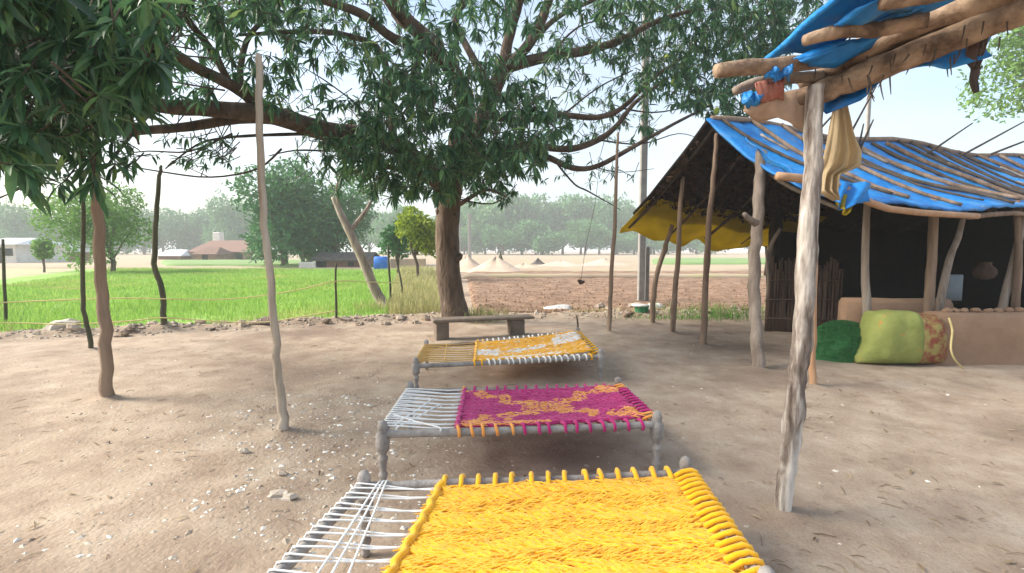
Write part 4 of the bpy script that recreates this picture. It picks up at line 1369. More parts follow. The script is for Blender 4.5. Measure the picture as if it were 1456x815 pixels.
# inside posts that stand behind the mud wall
def ipost(ub, Y, pix, rad, mt):
    mb = MB(); b = P(ub, 500, Y); pts = [Vector((b.x, b.y, -.05))] + [P(u, v, y) for u, v, y in pix]
    tube(mb, pts, rad, n=8, k=3, jit=.08); mb.build('post', MAT[mt], hut)
ipost(1233, 6.85, [(1233, 445, 6.85), (1230, 380, 6.85), (1232, 310, 6.85), (1234, 280, 6.85)], [.055, .055, .05, .045, .04], 'wood')
ipost(1320, 6.75, [(1321, 430, 6.75), (1325, 370, 6.75), (1328, 300, 6.75), (1330, 280, 6.75)], [.07, .065, .06, .055, .05], 'brownwood')
ipost(1328, 6.9, [(1336, 435, 6.9), (1350, 370, 7.0), (1362, 338, 7.1), (1372, 300, 7.2)], [.05, .05, .045, .04, .03], 'wood')
ipost(1418, 7.0, [(1425, 440, 7.0), (1437, 390, 7.0), (1450, 335, 7.0), (1456, 290, 7.0)], [.06, .055, .05, .045, .04], 'wood')
ipost(1446, 6.9, [(1444, 440, 6.9), (1446, 400, 6.9), (1448, 350, 6.9), (1446, 285, 6.9)], [.05, .05, .05, .045, .04], 'brownwood')
# walls
def wall_between(name, A, B, h, th, mt, bev=.03, lumpy=.0):
    d = Vector((B[0] - A[0], B[1] - A[1], 0)); c = (Vector((A[0], A[1], 0)) + Vector((B[0], B[1], 0))) / 2
    mb = MB()
    n = Vector((-d.y, d.x, 0)).normalized()
    k = max(2, int(d.length / .22)); V = []; Fc = []
    prof = [(-th / 2, -.05), (-th / 2, h * .5), (-th / 2, h - bev), (-th / 2 + bev, h), (th / 2 - bev, h), (th / 2, h - bev), (th / 2, h * .5), (th / 2, -.05)]
    for i in range(k + 1):
        p = Vector((A[0], A[1], 0)) + d * i / k
        for a, z in prof:
            w = lumpy * float(fbm(np.array(i * .35 + a * 9), np.array(z * 3.), 3, 6))
            V.append(p + n * (a + w) + Vector((0, 0, z + (w * .8 if z > h * .4 else 0))))
    m_ = len(prof)
    for i in range(k):
        for q in range(m_ - 1):
            Fc.append((i * m_ + q, (i + 1) * m_ + q, (i + 1) * m_ + q + 1, i * m_ + q + 1))
    Fc.append(tuple(range(m_))); Fc.append(tuple(reversed(range(k * m_, k * m_ + m_))))
    mb.add(V, [tuple(reversed(f)) for f in Fc])
    return mb.build(name, MAT[mt], hut)


gi = -GD
A0 = BC + RD * 3.75 + gi * .45; A1 = BC + RD * 8.7 + gi * .45
wall_between('wall', A0, A1, 2.15, .16, 'shade_mud', lumpy=.08)
WL = P(1104, 400, 8.75)
wall_between('wall', WL, A0 + gi * .0 + RD * -.1, 2.2, .14, 'shade_mud', lumpy=.06)
mb = MB(); e0 = 8.7 / HL
gp_ = [A1 + Vector((0, 0, -A1.z)), FC + RD * 8.7 + Vector((0, 0, -FC.z))]
prof_ = [gp_[0], gp_[1]] + [front(e0, b, -.05) for b in np.linspace(1, 0, 6)] + [back(e0, b, -.05) for b in np.linspace(.1, .92, 6)]
nq = len(prof_); mb.add([p for p in prof_] + [p + RD * .14 for p in prof_], [tuple(range(nq)), tuple(reversed(range(nq, 2 * nq)))] + [(i, i + nq, (i + 1) % nq + nq, (i + 1) % nq) for i in range(nq)])
mb.build('wall', MAT['shade_mud'], hut, smooth=False)
MW0 = P(1318, 500, 6.32); MW1 = P(1500, 500, 6.28)
wall_between('mud_wall', MW0, MW1, .68, .26, 'mud', bev=.05, lumpy=.06)
wall_between('mud_wall', P(1198, 450, 7.15), P(1345, 450, 7.0), .79, .24, 'mud', bev=.07, lumpy=.06)
# lumps of clay along the wall top
for u in (1346, 1359, 1372, 1388, 1405, 1418, 1433, 1450):
    mb = MB(); c = P(u, 446, 6.32); rock(mb, (c.x, c.y, .70), .055, .05, .04, u, n=8, rings=5); mb.build('clay_lump', MAT['mud'], hut)
# wattle screen and the dim things inside
mb = MB(); W0 = P(1088, 470, 8.75); W1 = P(1192, 470, 8.5)
for i in range(52):
    t = i / 51; p = Vector((W0.x, W0.y, 0)).lerp(Vector((W1.x, W1.y, 0)), t)
    tube(mb, [p + Vector((0, 0, -.05)), p + Vector((R.uniform(-.02, .02), R.uniform(-.03, .03), .7)), p + Vector((R.uniform(-.03, .03), R.uniform(-.03, .03), 1.18 + R.uniform(-.1, .25)))], R.uniform(.014, .022), n=5, k=2, jit=.15)
for z in (.25, .6, .95):
    tube(mb, [Vector((W0.x, W0.y - .03, z)), Vector((W1.x, W1.y - .03, z + .02))], .016, n=5, k=1)
mb.build('wattle_screen', MAT['wattle'], hut)['kind'] = 'stuff'
mb = MB(); tube(mb, [P(1088, 392, 8.6), P(1096, 350, 8.55), P(1110, 325, 8.5)], [.03, .035, .03], n=7, k=3); tube(mb, [P(1090, 430, 8.55), P(1092, 395, 8.55), P(1089, 350, 8.5)], .025, n=6, k=2)
mb.build('post', MAT['wood'], hut)
mb = MB(); c = P(1357, 409, 7.7); box(mb, c, .24, .05, .42, m=0, bev=.01)
tag(mb.build('pale_board', MAT['board'], origin=c), 'pale blue grey board glimpsed in the dark behind the mud wall', 'board')
mb = MB(); c = P(1400, 384, 8.0)
lathe(mb, c - Vector((0, 0, .16)), [(.05, 0), (.12, .03), (.16, .10), (.15, .18), (.09, .24), (.08, .27), (.10, .29)], n=14)
tag(mb.build('clay_pot', MAT['wattle'], origin=c), 'round pot dimly seen hanging inside the dark shed', 'pot')
# torn flaps at the eave corner
def flap(name, pts_top, pts_bot, mt, parent, n=8, m_=5, fold=.03, label=None, cat=None, thick=.008):
    def fn(a, b):
        def al(pl, t):
            k = t * (len(pl) - 1); i = min(int(k), len(pl) - 2); return P(*pl[i]).lerp(P(*pl[i + 1]), k - i)
        p = al(pts_top, a).lerp(al(pts_bot, a), b)
        return p + Vector((0, fold * math.sin(a * 13 + b * 3), .3 * fold * math.sin(a * 9 + 1 + b * 7)))
    mb = MB(); sheet(mb, fn, n, m_, thick)
    o = mb.build(name, MAT[mt], parent, origin=None if parent else P(*pts_top[0]))
    if label: tag(o, label, cat)
    return o
flap('tarp_flap', [(1180, 258, 5.45), (1240, 262, 5.5)], [(1186, 288, 5.35), (1200, 298, 5.3), (1236, 284, 5.4)], 'bluetarp', hut, n=14, fold=.05)
flap('tarp_flap', [(1188, 276, 5.42), (1222, 276, 5.45)], [(1196, 298, 5.32), (1203, 306, 5.3), (1216, 288, 5.36)], 'yellowtarp', hut, n=12, fold=.04)
flap('tarp_flap', [(1060, 196, 6.7), (1092, 222, 6.3), (1130, 246, 5.9)], [(1066, 204, 6.75), (1100, 236, 6.3), (1140, 262, 5.85)], 'bluetarp', hut, n=16, fold=.04)

# bundles by the wall
mb = MB(); c = P(1202, 476, 6.62)
def dome(mb, c, rx, ry, h, seed, n=26, rings=12):
    V = []; Fc = []
    for i in range(rings + 1):
        th = math.pi / 2 * i / rings
        for q in range(n):
            a = 2 * math.pi * q / n
            w = 1 + .22 * float(fbm(np.array(math.cos(a) * 1.3 + seed), np.array(math.sin(a) * 1.3 + i * .22), 4, seed)) * 2
            V.append(Vector((c[0] + rx * math.cos(th) ** .95 * math.cos(a) * w, c[1] + ry * math.cos(th) ** .95 * math.sin(a) * w, -.02 + h * math.sin(th) ** .9 * (.9 + .1 * w))))
    for i in range(rings):
        for q in range(n):
            Fc.append((i * n + q, i * n + (q + 1) % n, (i + 1) * n + (q + 1) % n, (i + 1) * n + q))
    mb.add(V, Fc)
dome(mb, (c.x, c.y + .05), .47, .34, .50, 4)
net = mb.build('net_heap', MAT['net'], origin=(c.x, c.y, 0))
tag(net, 'dark green heap of netting on the ground beside the lime sack', 'net')
# threads of the net
nn_ = 1500; r9 = np.random.default_rng(19)
av_ = r9.uniform(0, 6.28, nn_); th_ = np.arcsin(r9.random(nn_) ** .8)
Cn = np.stack([c.x + .47 * np.cos(th_) ** .95 * np.cos(av_), c.y + .05 + .34 * np.cos(th_) ** .95 * np.sin(av_), .5 * np.sin(th_) ** .9], -1)
Nn_ = np.stack([np.cos(av_) * np.cos(th_), np.sin(av_) * np.cos(th_), np.sin(th_)], -1)
Dn = r9.normal(size=(nn_, 3)); Dn -= Nn_ * (Dn * Nn_).sum(1)[:, None]; Dn /= np.linalg.norm(Dn, axis=1)[:, None]
strands('threads', Cn, Dn, Nn_, r9.uniform(.06, .16, nn_), r9.uniform(.002, .005, nn_), MAT['net'], np.zeros(nn_, int), net, 3, lift=.02)['kind'] = 'stuff'

sb = G(1292, 521); sack = empty('cloth_sack', (sb.x, sb.y + .22, 0), 'bulging lime green cloth sack with a floral end leaning on the mud wall', 'sack')
def sackpart(x0, x1, name, mt, seed):
    """the sack lies across: pillow of superellipse sections from x0 to x1 (photo columns) """
    V = []; Fc = []; n = 24; k = 14
    for i in range(k + 1):
        t = i / k; u = x0 + (x1 - x0) * t
        g = (u - 1232) / (1352 - 1232)
        env = np.interp(g, [0, .08, .25, .6, .9, 1], [.25, .55, .95, 1, .93, .62])
        X = sb.x + (u - 1292) / FPX * 6.2
        hh = .70 * np.interp(g, [0, .1, .22, .6, .92, 1], [.10, .40, .98, 1.0, .92, .70])
        dd = .27 * env
        for q in range(n):
            a = 2 * math.pi * q / n
            cz, cy_ = math.sin(a), math.cos(a)
            e = .62
            zz = hh / 2 + hh / 2 * math.copysign(abs(cz) ** e, cz)
            yy = dd * math.copysign(abs(cy_) ** e, cy_)
            w = .05 * float(fbm(np.array(g * 5.0 + 3), np.array(a * 1.6), 4, seed)) + .010 * math.sin(g * 26 + a * 2)
            V.append(Vector((X, sb.y + .22 + yy * (1 + w * 2) + .05 * zz, max(-.01, zz * (1 + w)))))
    for i in range(k):
        for q in range(n):
            Fc.append((i * n + q, i * n + (q + 1) % n, (i + 1) * n + (q + 1) % n, (i + 1) * n + q))
    Fc.append(tuple(reversed(range(n)))); Fc.append(tuple(k * n + q for q in range(n)))
    mb = MB(); mb.add(V, [tuple(reversed(f)) for f in Fc]); return mb.build(name, MAT[mt], sack)
sackpart(1232, 1310, 'sack_body', 'lime', 3)
sackpart(1309.5, 1352, 'floral_end', 'floral', 3)
mb = MB(); tube(mb, [P(1349, 452, 6.05), P(1354, 470, 6.0), P(1352, 495, 5.95), P(1358, 512, 5.95), P(1371, 525, 6.0)], .012, n=6, k=4, jit=.08)
tag(mb.build('rope_end', MAT['rope'], origin=P(1352, 490, 6.0)), 'pale rope trailing from the floral sack to the ground', 'rope')

# ------------------------------------------------------------------ LEAN-TO OVER THE NEAR CORNER
lt = empty('lean_to', G(1111, 730), 'near lean-to roof of rough logs and blue tarpaulin on a streaked post', 'lean-to')
yb_ = G(1111, 730).y
mb = MB()
pts = [gp(1111, 731), P(1116, 690, yb_), P(1123, 640, yb_), P(1129, 590, yb_), P(1133, 540, yb_), P(1140, 490, yb_), P(1143, 430, yb_), P(1147, 370, yb_), P(1149, 310, yb_), P(1156, 250, yb_ + .02), P(1156, 190, yb_ + .03), P(1160, 122, yb_ + .04)]
rr = [.047, .045, .046, .054, .047, .052, .049, .052, .048, .046, .044, .042]
pp = smooth_path(pts, 4); r2 = lerp_list(rr, len(pp))
for q in range(1, len(pp) - 1): pp[q] = pp[q] + Vector((R.uniform(-.12, .12), R.uniform(-.12, .12), 0)) * r2[q]
tube(mb, pp, r2, n=14, k=1, jit=.07)
mb.build('post', MAT['streaky'], lt)


def ltube(name, pix, rad, mt, n=10, jit=.06, k=4):
    mb = MB(); tube(mb, [P(*q) for q in pix], rad, n=n, k=k, jit=jit); return mb.build(name, MAT[mt], lt)


ltube('beam', [(1112, 152, 2.80), (1160, 134, 2.72), (1205, 116, 2.66), (1300, 76, 2.5), (1390, 40, 2.34), (1500, -4, 2.12), (1640, -50, 1.9)], [.05, .06, .062, .065, .065, .062, .06], 'beamwood', n=14, jit=.11)
ltube('beam', [(1140, 128, 2.86), (1190, 98, 2.74), (1260, 58, 2.6), (1350, 22, 2.42), (1460, -18, 2.2)], [.05, .055, .058, .058, .055], 'beamwood', n=14, jit=.11)
ltube('log', [(1018, 101, 2.62), (1060, 96, 2.64), (1110, 93, 2.66), (1165, 86, 2.66), (1230, 62, 2.6)], [.036, .042, .042, .044, .042], 'beamwood', jit=.09, n=12)
ltube('log', [(1143, 58, 2.46), (1180, 47, 2.44), (1215, 43, 2.42), (1246, 42, 2.40), (1320, 28, 2.3)], [.026, .033, .035, .036, .034], 'beamwood', jit=.09, n=12)
ltube('log', [(1044, 130, 2.78), (1075, 118, 2.78), (1120, 112, 2.78), (1170, 108, 2.74)], [.024, .03, .032, .03], 'wood')
ltube('log', [(1252, 5, 2.2), (1300, -4, 2.16), (1390, -20, 2.05)], [.03, .036, .036], 'beamwood', jit=.09, n=12)
ltube('log', [(1200, 92, 2.70), (1290, 40, 2.52), (1400, 0, 2.3), (1500, -40, 2.1)], [.05, .06, .06, .055], 'beamwood', n=13, jit=.12)
# roof sheet above them
c00 = P(1075, 118, 2.86); c10 = P(1500, -30, 2.1); c01 = Vector((c00.x + .15, 1.75, c00.z + .18)); c11 = Vector((2.9, .9, 2.95))
def ltroof(a, b):
    p = c00.lerp(c10, a).lerp(c01.lerp(c11, a), b)
    return p + Vector((0, 0, .09 + .03 * math.sin(a * 17) + .04 * float(fbm(np.array(a * 6), np.array(b * 6), 3, 90))))
mb = MB(); sheet(mb, ltroof, 40, 20, .03, 0, 0); mb.build('roof_tarp', MAT['bluetarp'], lt)


def ltflap(name, top, bot, mt, fold=.03, n=18, m_=7, thick=.008, bulge=.0):
    def al(pl, t):
        k = t * (len(pl) - 1); i = min(int(k), len(pl) - 2); return P(*pl[i]).lerp(P(*pl[i + 1]), k - i)
    def fn(a, b):
        p = al(top, a).lerp(al(bot, a), b)
        return p + Vector((-bulge * math.sin(math.pi * b) * .4, -bulge * math.sin(math.pi * b) + fold * math.sin(a * 11 + b * 4) + .4 * fold * math.sin(a * 31 + b * 3), fold * .5 * math.sin(a * 8 + b * 9)))
    mb = MB(); sheet(mb, fn, n, m_, thick); return mb.build(name, MAT[mt], lt)


ltflap('tarp_fold', [(1128, 84, 2.6), (1180, 62, 2.55), (1228, 52, 2.5), (1262, 46, 2.5)], [(1150, 96, 2.64), (1190, 94, 2.62), (1215, 82, 2.6), (1240, 66, 2.56)], 'bluetarp', fold=.012, bulge=.05)
ltflap('tarp_fold', [(1186, 38, 2.4), (1215, 14, 2.3), (1252, -4, 2.2), (1290, -12, 2.16)], [(1200, 42, 2.44), (1230, 36, 2.4), (1256, 22, 2.36), (1300, 12, 2.3)], 'bluetarp', fold=.012, bulge=.05)
ltflap('tarp_fold', [(1240, 34, 2.4), (1275, 18, 2.36), (1310, 8, 2.3)], [(1245, 40, 2.42), (1275, 32, 2.4), (1312, 20, 2.34)], 'bluetarp', fold=.01, bulge=.03)
ltflap('tarp_fold', [(1160, 128, 2.78), (1215, 100, 2.72), (1262, 72, 2.64), (1300, 66, 2.58), (1350, 56, 2.5), (1410, 40, 2.4)], [(1172, 164, 2.74), (1224, 140, 2.68), (1264, 106, 2.6), (1300, 99, 2.54), (1350, 98, 2.46), (1416, 74, 2.34)], 'bluetarp', fold=.02, n=30, bulge=-.04)
ltflap('tarp_fold', [(1088, 98, 2.62), (1124, 96, 2.62)], [(1094, 114, 2.64), (1126, 112, 2.64)], 'bluetarp', fold=.02)
ltflap('tarp_fold', [(1056, 134, 2.74), (1084, 128, 2.72)], [(1060, 156, 2.74), (1082, 152, 2.72)], 'bluetarp', fold=.02, bulge=.04)
ltflap('red_rag', [(1074, 118, 2.70), (1112, 112, 2.70)], [(1080, 146, 2.70), (1116, 140, 2.70)], 'redrag', fold=.010, bulge=.03, n=30)
ltflap('tan_rag', [(1064, 140, 2.74), (1100, 130, 2.72), (1150, 126, 2.76)], [(1056, 160, 2.74), (1076, 172, 2.75), (1106, 168, 2.72), (1130, 182, 2.73), (1152, 186, 2.76)], 'tanrag', fold=.010, bulge=.02, n=44, thick=.004)
ltflap('thatch_mat', [(1150, 110, 2.8), (1230, 74, 2.68), (1330, 36, 2.48), (1470, -16, 2.2)], [(1158, 140, 2.8), (1235, 104, 2.7), (1335, 66, 2.5), (1475, 14, 2.22)], 'tanrag', fold=.012, n=30, thick=.03)
for (u, v, Y, dv, du) in ((1268, 80, 2.66, 18, -3), (1275, 84, 2.66, 14, 4), (1294, 92, 2.64, 14, -6), (1346, 88, 2.56, 22, 2), (1206, 60, 2.58, -20, 12), (1232, 70, 2.6, 26, 2), (1160, 92, 2.66, 20, -2), *[(R.uniform(1190, 1440), 0, 0, R.uniform(8, 26), R.uniform(-10, 10)) for _ in range(26)]):
    if Y == 0: v = 122 - (u - 1205) * .42 + R.uniform(-20, 24); Y = 2.58 - (u - 1205) * .0017
    ltube('straw', [(u, v, Y), (u + du * .4, v + dv * .5, Y), (u + du, v + dv, Y)], [.005, .004, .002], 'twig', n=4, k=2)
rag = flap('dark_rag', [(1376, 62, 2.42), (1404, 54, 2.40)], [(1382, 100, 2.42), (1392, 98, 2.41)], 'darkrag', None, n=10, m_=8, fold=.02)
flap2 = MB(); tube(flap2, [P(1388, 96, 2.42), P(1385, 115, 2.42), P(1388, 132, 2.42)], [.022, .017, .012], n=7, k=3, jit=.15); flap2.build('tail', MAT['darkrag'], rag)
tag(rag, 'dark torn rag dangling under the log beam near the frame corner', 'rag')
# the long buff cloth
cl_l = [(137, 1190), (170, 1184), (210, 1175), (245, 1168), (272, 1163), (285, 1186)]
cl_r = [(137, 1200), (160, 1206), (190, 1216), (215, 1228), (236, 1226), (249, 1194), (285, 1190)]
def clothfn(a, b):
    v = 137 + 148 * b
    ul = np.interp(v, [q[0] for q in cl_l], [q[1] for q in cl_l]); ur = np.interp(v, [q[0] for q in cl_r], [q[1] for q in cl_r])
    p = P(ul + (ur - ul) * a, v, 2.84)
    return p + Vector((0, (.006 + .020 * b) * math.sin(a * 19 + b * 2) + (.004 + .008 * b) * math.sin(a * 41 + b * 5) + .008 * math.sin(b * 9 + a * 4), 0))
mb = MB(); sheet(mb, clothfn, 60, 40, .003)
tag(mb.build('hanging_cloth', MAT['cloth'], origin=P(1195, 137, 2.84)), 'buff cloth hanging in folds from the log beam beside the streaked post', 'cloth')

# ------------------------------------------------------------------ FAR BUILDINGS AND FIELD CLUTTER
def house(name, label, u0, u1, Y, eave, rdg, depth, wall, roof, rz=0.0, doors=(), cat='house', hip=.0, ov=.35):
    a = P(u0, 356, Y); b = P(u1, 356, Y); w = b.x - a.x; c = Vector(((a.x + b.x) / 2, Y + depth / 2, 0))
    root = empty(name, c, label, cat)
    mb = MB(); box(mb, (c.x, c.y, eave / 2 - .1), w, depth, eave + .2, bev=.02); mb.build('wall', MAT[wall], root, smooth=False)
    mb = MB(); x0, x1 = a.x - ov, b.x + ov; y0, y1 = Y - ov, Y + depth + ov; zc = rdg; hp = hip * w
    ze = eave - .12; th = .12
    V = []; 
    for dz in (0, -th):
        V += [Vector((x0, y0, ze + dz)), Vector((x1, y0, ze + dz)), Vector((x1, y1, ze + dz)), Vector((x0, y1, ze + dz)), Vector((x0 + hp, c.y, zc + dz)), Vector((x1 - hp, c.y, zc + dz))]
    Fc = [(0, 1, 5, 4), (2, 3, 4, 5), (0, 4, 3), (1, 2, 5)]
    if hip == 0: Fc = Fc[:2]
    Fc = Fc + [tuple(6 + q for q in reversed(f)) for f in Fc] + [(0, 6, 7, 1), (2, 8, 9, 3)]
    Fc += [(1, 7, 11, 5), (5, 11, 8, 2), (0, 4, 10, 6), (4, 3, 9, 10)] if hip == 0 else [(1, 7, 8, 2), (3, 9, 6, 0)]
    mb.add(V, Fc)
    if hip == 0:
        for xx, sgn in ((a.x + .01, 1), (b.x - .01, -1)):
            g = MB(); g.add([Vector((xx, Y, eave + .0)), Vector((xx, Y + depth, eave)), Vector((xx, c.y, zc - .2)), Vector((xx + sgn * .1, Y, eave)), Vector((xx + sgn * .1, Y + depth, eave)), Vector((xx + sgn * .1, c.y, zc - .2))],
                            [(0, 1, 2), (5, 4, 3), (0, 3, 4, 1), (1, 4, 5, 2), (2, 5, 3, 0)])
            g.build('gable', MAT[wall], root, smooth=False)
    mb.build('roof', MAT[roof], root, smooth=False)
    for (f, wd, z0, z1, nm) in doors:
        d = MB(); box(d, (a.x + w * f, Y - .01, (z0 + z1) / 2), wd, .08, z1 - z0); d.build(nm, MAT['opening_shade'], root, smooth=False)
    return root


house('tiled_house', 'low house with a red clay tile roof beyond the green field', 270, 352, 70, 1.4, 3.0, 7, 'mud', 'tile', hip=.16, doors=[(.85, 1.0, 0, 1.2, 'door'), (.55, .6, .6, 1.1, 'window')])
hp_ = house('house_porch', 'small gabled outbuilding with pale roof edge before the tiled house', 276, 306, 66, 1.1, 1.95, 4, 'mud', 'tile', hip=.3, cat='outbuilding', doors=[(.5, .8, 0, .9, 'door')])
tw_ = MB(); c = P(311, 345, 78); box(tw_, (c.x, c.y, 2.1), 1.2, 1.2, 4.6, bev=.1); tag(tw_.build('white_tower', MAT['whitewash'], origin=(c.x, c.y, 0), smooth=False), 'white square water tower top showing over the tiled roof', 'tower')
house('tin_shed', 'small shed with shiny pale tin roof left of the tiled house', 224, 256, 68, .9, 1.6, 4, 'brick', 'tin', hip=.2, cat='shed')
house('mud_brick_shed', 'long low mud brick shed under the green trees', 448, 520, 39.5, .85, 1.35, 3.5, 'brick', 'darkroof', hip=.0, cat='shed', doors=[(.12, .8, 0, .75, 'door'), (.7, .5, .2, .6, 'window')])
house('white_house', 'hazy white house at the far edge of the pale ground', -40, 22, 52, 2.3, 2.9, 6, 'whitewash', 'tin', hip=.2, doors=[(.6, .9, 0, 1.8, 'door'), (.3, .8, .9, 1.7, 'window'), (.85, .8, .9, 1.7, 'window')])
house('pale_shed', 'pale tin roofed shed between white house and feathery tree', 34, 78, 58, 1.5, 2.3, 5, 'brick', 'tin', hip=.1, cat='shed', doors=[(.4, 1, 0, 1.3, 'door')])
mb = MB(); c = P(542, 370, 37)
box(mb, (c.x, c.y, .5), 1.0, .7, 1.04, bev=.09, jit=.03)
tag(mb.build('blue_tank', MAT['bluepaint'], origin=(c.x, c.y, 0)), 'bright blue boxy tank standing at the end of the mud brick shed', 'tank')
mb = MB(); a_ = P(428, 376, 38.4); box(mb, (P(437, 370, 38.5).x, 38.5, .25), 1.3, .25, .62, bev=.04); tag(mb.build('low_wall', MAT['whitewash'], origin=(P(437, 370, 38.5).x, 38.5, 0), smooth=False), 'short white low wall beside the pale concrete pole', 'wall')
mb = MB(); box(mb, (P(580, 370, 38).x, 38, .4), 2.8, .25, .9, bev=.05, jit=.03); tag(mb.build('low_wall', MAT['fardry'], origin=(P(580, 370, 38).x, 38, 0), smooth=False), 'pale earthen wall behind the yellow green tree', 'wall')


def heap(u, Y, w, h, seed, label, mt='sand', name='sand_heap'):
    c = P(u, 356, Y); mb = MB(); V = []; Fc = []; n = 28; k = 10
    for i in range(k + 1):
        q = i / k
        for j in range(n):
            a = 2 * math.pi * j / n
            ww = 1 + .35 * float(fbm(np.array(math.cos(a) * 1.5 + seed), np.array(math.sin(a) * 1.5 + q * 2), 3, seed))
            V.append(Vector((c.x + w * (1 - q) * math.cos(a) * ww, Y + w * .8 * (1 - q) * math.sin(a) * ww, -.04 + h * q ** 1.15 * (1 + .1 * math.sin(a * 3 + seed)))))
    for i in range(k):
        for j in range(n):
            Fc.append((i * n + j, i * n + (j + 1) % n, (i + 1) * n + (j + 1) % n, (i + 1) * n + j))
    mb.add(V, Fc); return tag(mb.build(name, MAT[mt], origin=(c.x, Y, 0)), label, 'heap')


heap(705, 33.2, 2.3, 1.05, 3, 'pointed pale sand heap right of the mango trunk')
heap(664, 34.5, 1.9, 1.15, 5, 'pinkish sand heap touching the mango trunk edge')
heap(640, 36.5, 1.6, .9, 7, 'sand heap hidden mostly behind the mango trunk')
heap(745, 38, 2.2, .5, 9, 'low spread of sand beside the pointed heap')
heap(800, 42, 3.2, .65, 11, 'long low pale mound at the far edge of the ploughed field')
heap(860, 45, 3.2, .75, 13, 'pale mound behind the slim dark pole')
heap(765, 47, 1.0, .75, 15, 'small dark heap on the pale far field', 'darkroof', 'dark_heap')
heap(712, 36.5, .5, 1.45, 17, 'little dark heap behind the pointed sand heap', 'greenwood', 'dark_heap')

# clutter under the concrete pole
def bucket():
    c = G(912, 449); b = empty('green_tub', c, 'green plastic tub with a pale lid at the foot of the concrete pole', 'tub')
    mb = MB(); lathe(mb, (c.x, c.y, 0), [(.13, 0), (.135, .02), (.16, .20), (.172, .21), (.172, .225)], n=16); mb.build('body', MAT['greenplastic'], b)
    mb = MB(); lathe(mb, (c.x - .03, c.y, .226), [(.19, 0), (.20, .012), (.19, .03), (.06, .04)], n=16); mb.build('lid', MAT['sackwhite'], b)
bucket()
mb = MB(); c = G(935, 442); rock(mb, (c.x, c.y, .10), .26, .18, .17, 8, n=16, rings=9, rough=.4); tag(mb.build('white_sack', MAT['sackwhite'], origin=(c.x, c.y, 0)), 'crumpled white sack dumped beside the green tub', 'sack')
mb = MB(); c = G(795, 443); rock(mb, (c.x, c.y, .06), .30, .2, .10, 9, n=16, rings=8, rough=.45); tag(mb.build('white_sack', MAT['sackwhite'], origin=(c.x, c.y, 0)), 'flattened pale sack at the edge of the ploughed field', 'sack')
for i, (u, v, s) in enumerate([(848, 440, .13), (862, 443, .11), (884, 446, .13), (893, 440, .12), (950, 447, .10), (835, 446, .09), (905, 437, .12), (968, 445, .09), (1048, 446, .10), (1030, 450, .08)]):
    stone('stone', G(u, v), s, 70 + i, 'dusty rubble stone lying in the litter under the concrete pole', 'rubble stones under the concrete pole')
mb = MB(); tube(mb, [G(888, 452) + Vector((0, 0, .05)), G(930, 446) + Vector((0, 0, .07)), G(1010, 449) + Vector((0, 0, .06))], [.05, .06, .05], n=8, k=4, jit=.15)
tag(mb.build('fallen_branch', MAT['brownwood'], origin=G(940, 448)), 'dark fallen branch lying in the litter beside the green tub', 'branch')
mb = MB(); tube(mb, [G(822, 470) + Vector((0, 0, .0)), P(821, 455, 8.8), P(819, 448, 8.85)], [.02, .015, .01], n=6, k=2); tag(mb.build('stick', MAT['twig'], origin=G(822, 470)), 'short stick poking up behind the farthest rope bed', 'stick')
ng = 600; r5 = np.random.default_rng(51)
gx_ = r5.normal(4.7, .7, ng); gy_ = r5.normal(10.7, .5, ng); okg = gy_ > 9.9
gx_, gy_ = gx_[okg], gy_[okg]
tag(blades('grass', gx_, gy_, np.zeros(len(gx_)), (.10 + .26 * r5.random(len(gx_))), .013, MAT['grass'], seed=19, lean=.6), kind='stuff')
gx_ = r5.normal(3.9, .8, 350); gy_ = r5.normal(10.45, .15, 350)
tag(blades('grass', gx_, gy_, np.zeros(len(gx_)), .04 + .07 * r5.random(len(gx_)), .016, MAT['grass'], seed=23, lean=.7), kind='stuff')
gx_ = np.concatenate([r5.normal(G(548, 445).x, .4, 500), r5.normal(-.7, .35, 400)]); gy_ = np.concatenate([r5.normal(G(548, 445).y, .3, 500), r5.normal(10.1, .2, 400)])
tag(blades('grass', gx_, gy_, np.zeros(len(gx_)), .10 + .28 * r5.random(len(gx_)), .014, MAT['drygrass'], seed=29, lean=.5), kind='stuff')
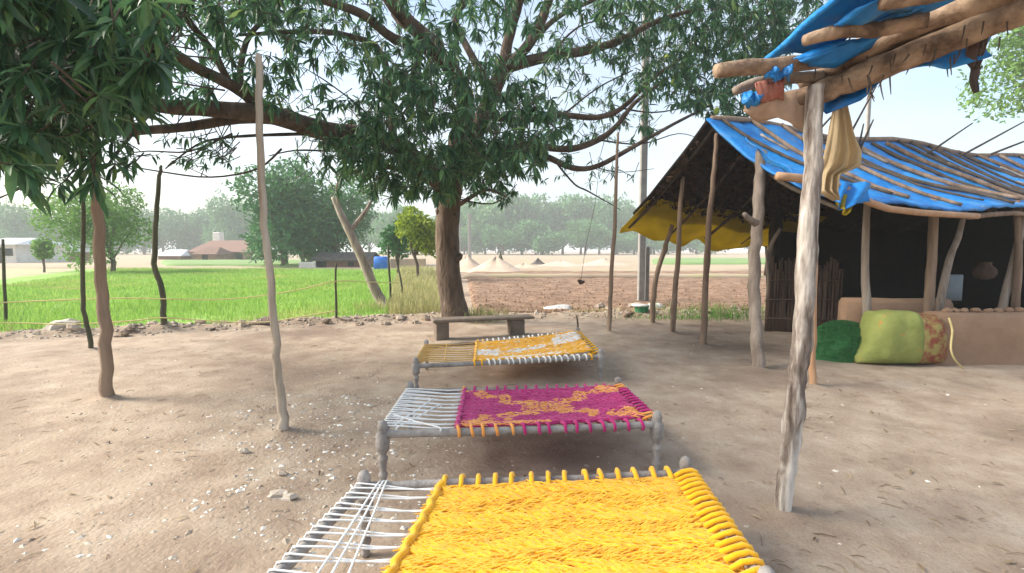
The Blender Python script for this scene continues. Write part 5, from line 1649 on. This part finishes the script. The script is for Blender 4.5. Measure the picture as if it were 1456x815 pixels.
# fallen leaves on the yard
fl = 800; lx_ = r5.uniform(-4.5, 6, fl); ly_ = 1.6 + 8 * r5.random(fl)
an_ = r5.uniform(0, 6.28, fl); sl = r5.uniform(.03, .085, fl)
T4 = TEMPL[None] * sl[:, None, None]
ca, sa = np.cos(an_)[:, None], np.sin(an_)[:, None]
Vx = lx_[:, None] + T4[..., 0] * ca - T4[..., 1] * sa; Vy = ly_[:, None] + T4[..., 0] * sa + T4[..., 1] * ca
Vz = ground_h(Vx, Vy) + .012 + T4[..., 2] * .6
Ff = (np.arange(fl)[:, None, None] * 8 + TF[None]).reshape(-1, 3)
MAT['litter'] = mat('leaf_litter', [(.10, .06, .035), (.24, .16, .09), (.36, .27, .17)], scale=3, rough=.8, bump=0, tint=True, lo=.1, hi=.9)
tag(np_mesh('fallen_leaves', np.stack([Vx, Vy, Vz], -1).reshape(-1, 3), Ff, MAT['litter'], tint=np.repeat(r5.normal(0, .25, fl), 8)), kind='stuff')

ns = 640; r6 = np.random.default_rng(77)
xs = np.concatenate([r6.uniform(-6, 6, 500), r6.normal(1.4, 1.1, 140)]); ys = np.concatenate([1.4 + 8 * r6.random(500), r6.normal(2.4, .8, 140)])
C = np.stack([xs, ys, ground_h(xs, ys) + .004], -1); a_ = r6.uniform(0, 6.28, ns)
D = np.stack([np.cos(a_), np.sin(a_), np.zeros(ns)], -1); Nz = np.tile(np.array([0, 0, 1.0]), (ns, 1))
so = strands('straw_litter', C, D, Nz, r6.uniform(.03, .14, ns), r6.uniform(.001, .0028, ns), MAT['litter'], np.zeros(ns, int), None, 5, lift=.005)
so['kind'] = 'stuff'

# ------------------------------------------------------------------ HAZE
hm = bpy.data.materials.new('haze_air'); hm.use_nodes = True
hn = hm.node_tree.nodes
for n in list(hn):
    if n.type == 'BSDF_PRINCIPLED': hn.remove(n)
pv = hn.new('ShaderNodeVolumePrincipled')
pv.inputs['Color'].default_value = (.90, .96, 1.0, 1)
pv.inputs['Density'].default_value = .0016
hm.node_tree.links.new(pv.outputs['Volume'], [n for n in hn if n.type == 'OUTPUT_MATERIAL'][0].inputs['Volume'])
hb = MB(); lo, hi, zl, zh = -1250, 1250, -1.5, 19
hb.add([(x, y, z) for z in (zl, zh) for x, y in ((lo, lo), (hi, lo), (hi, hi), (lo, hi))], [(3, 2, 1, 0), (4, 5, 6, 7), (0, 1, 5, 4), (1, 2, 6, 5), (2, 3, 7, 6), (3, 0, 4, 7)])
tag(hb.build('haze', hm, smooth=False), kind='stuff')
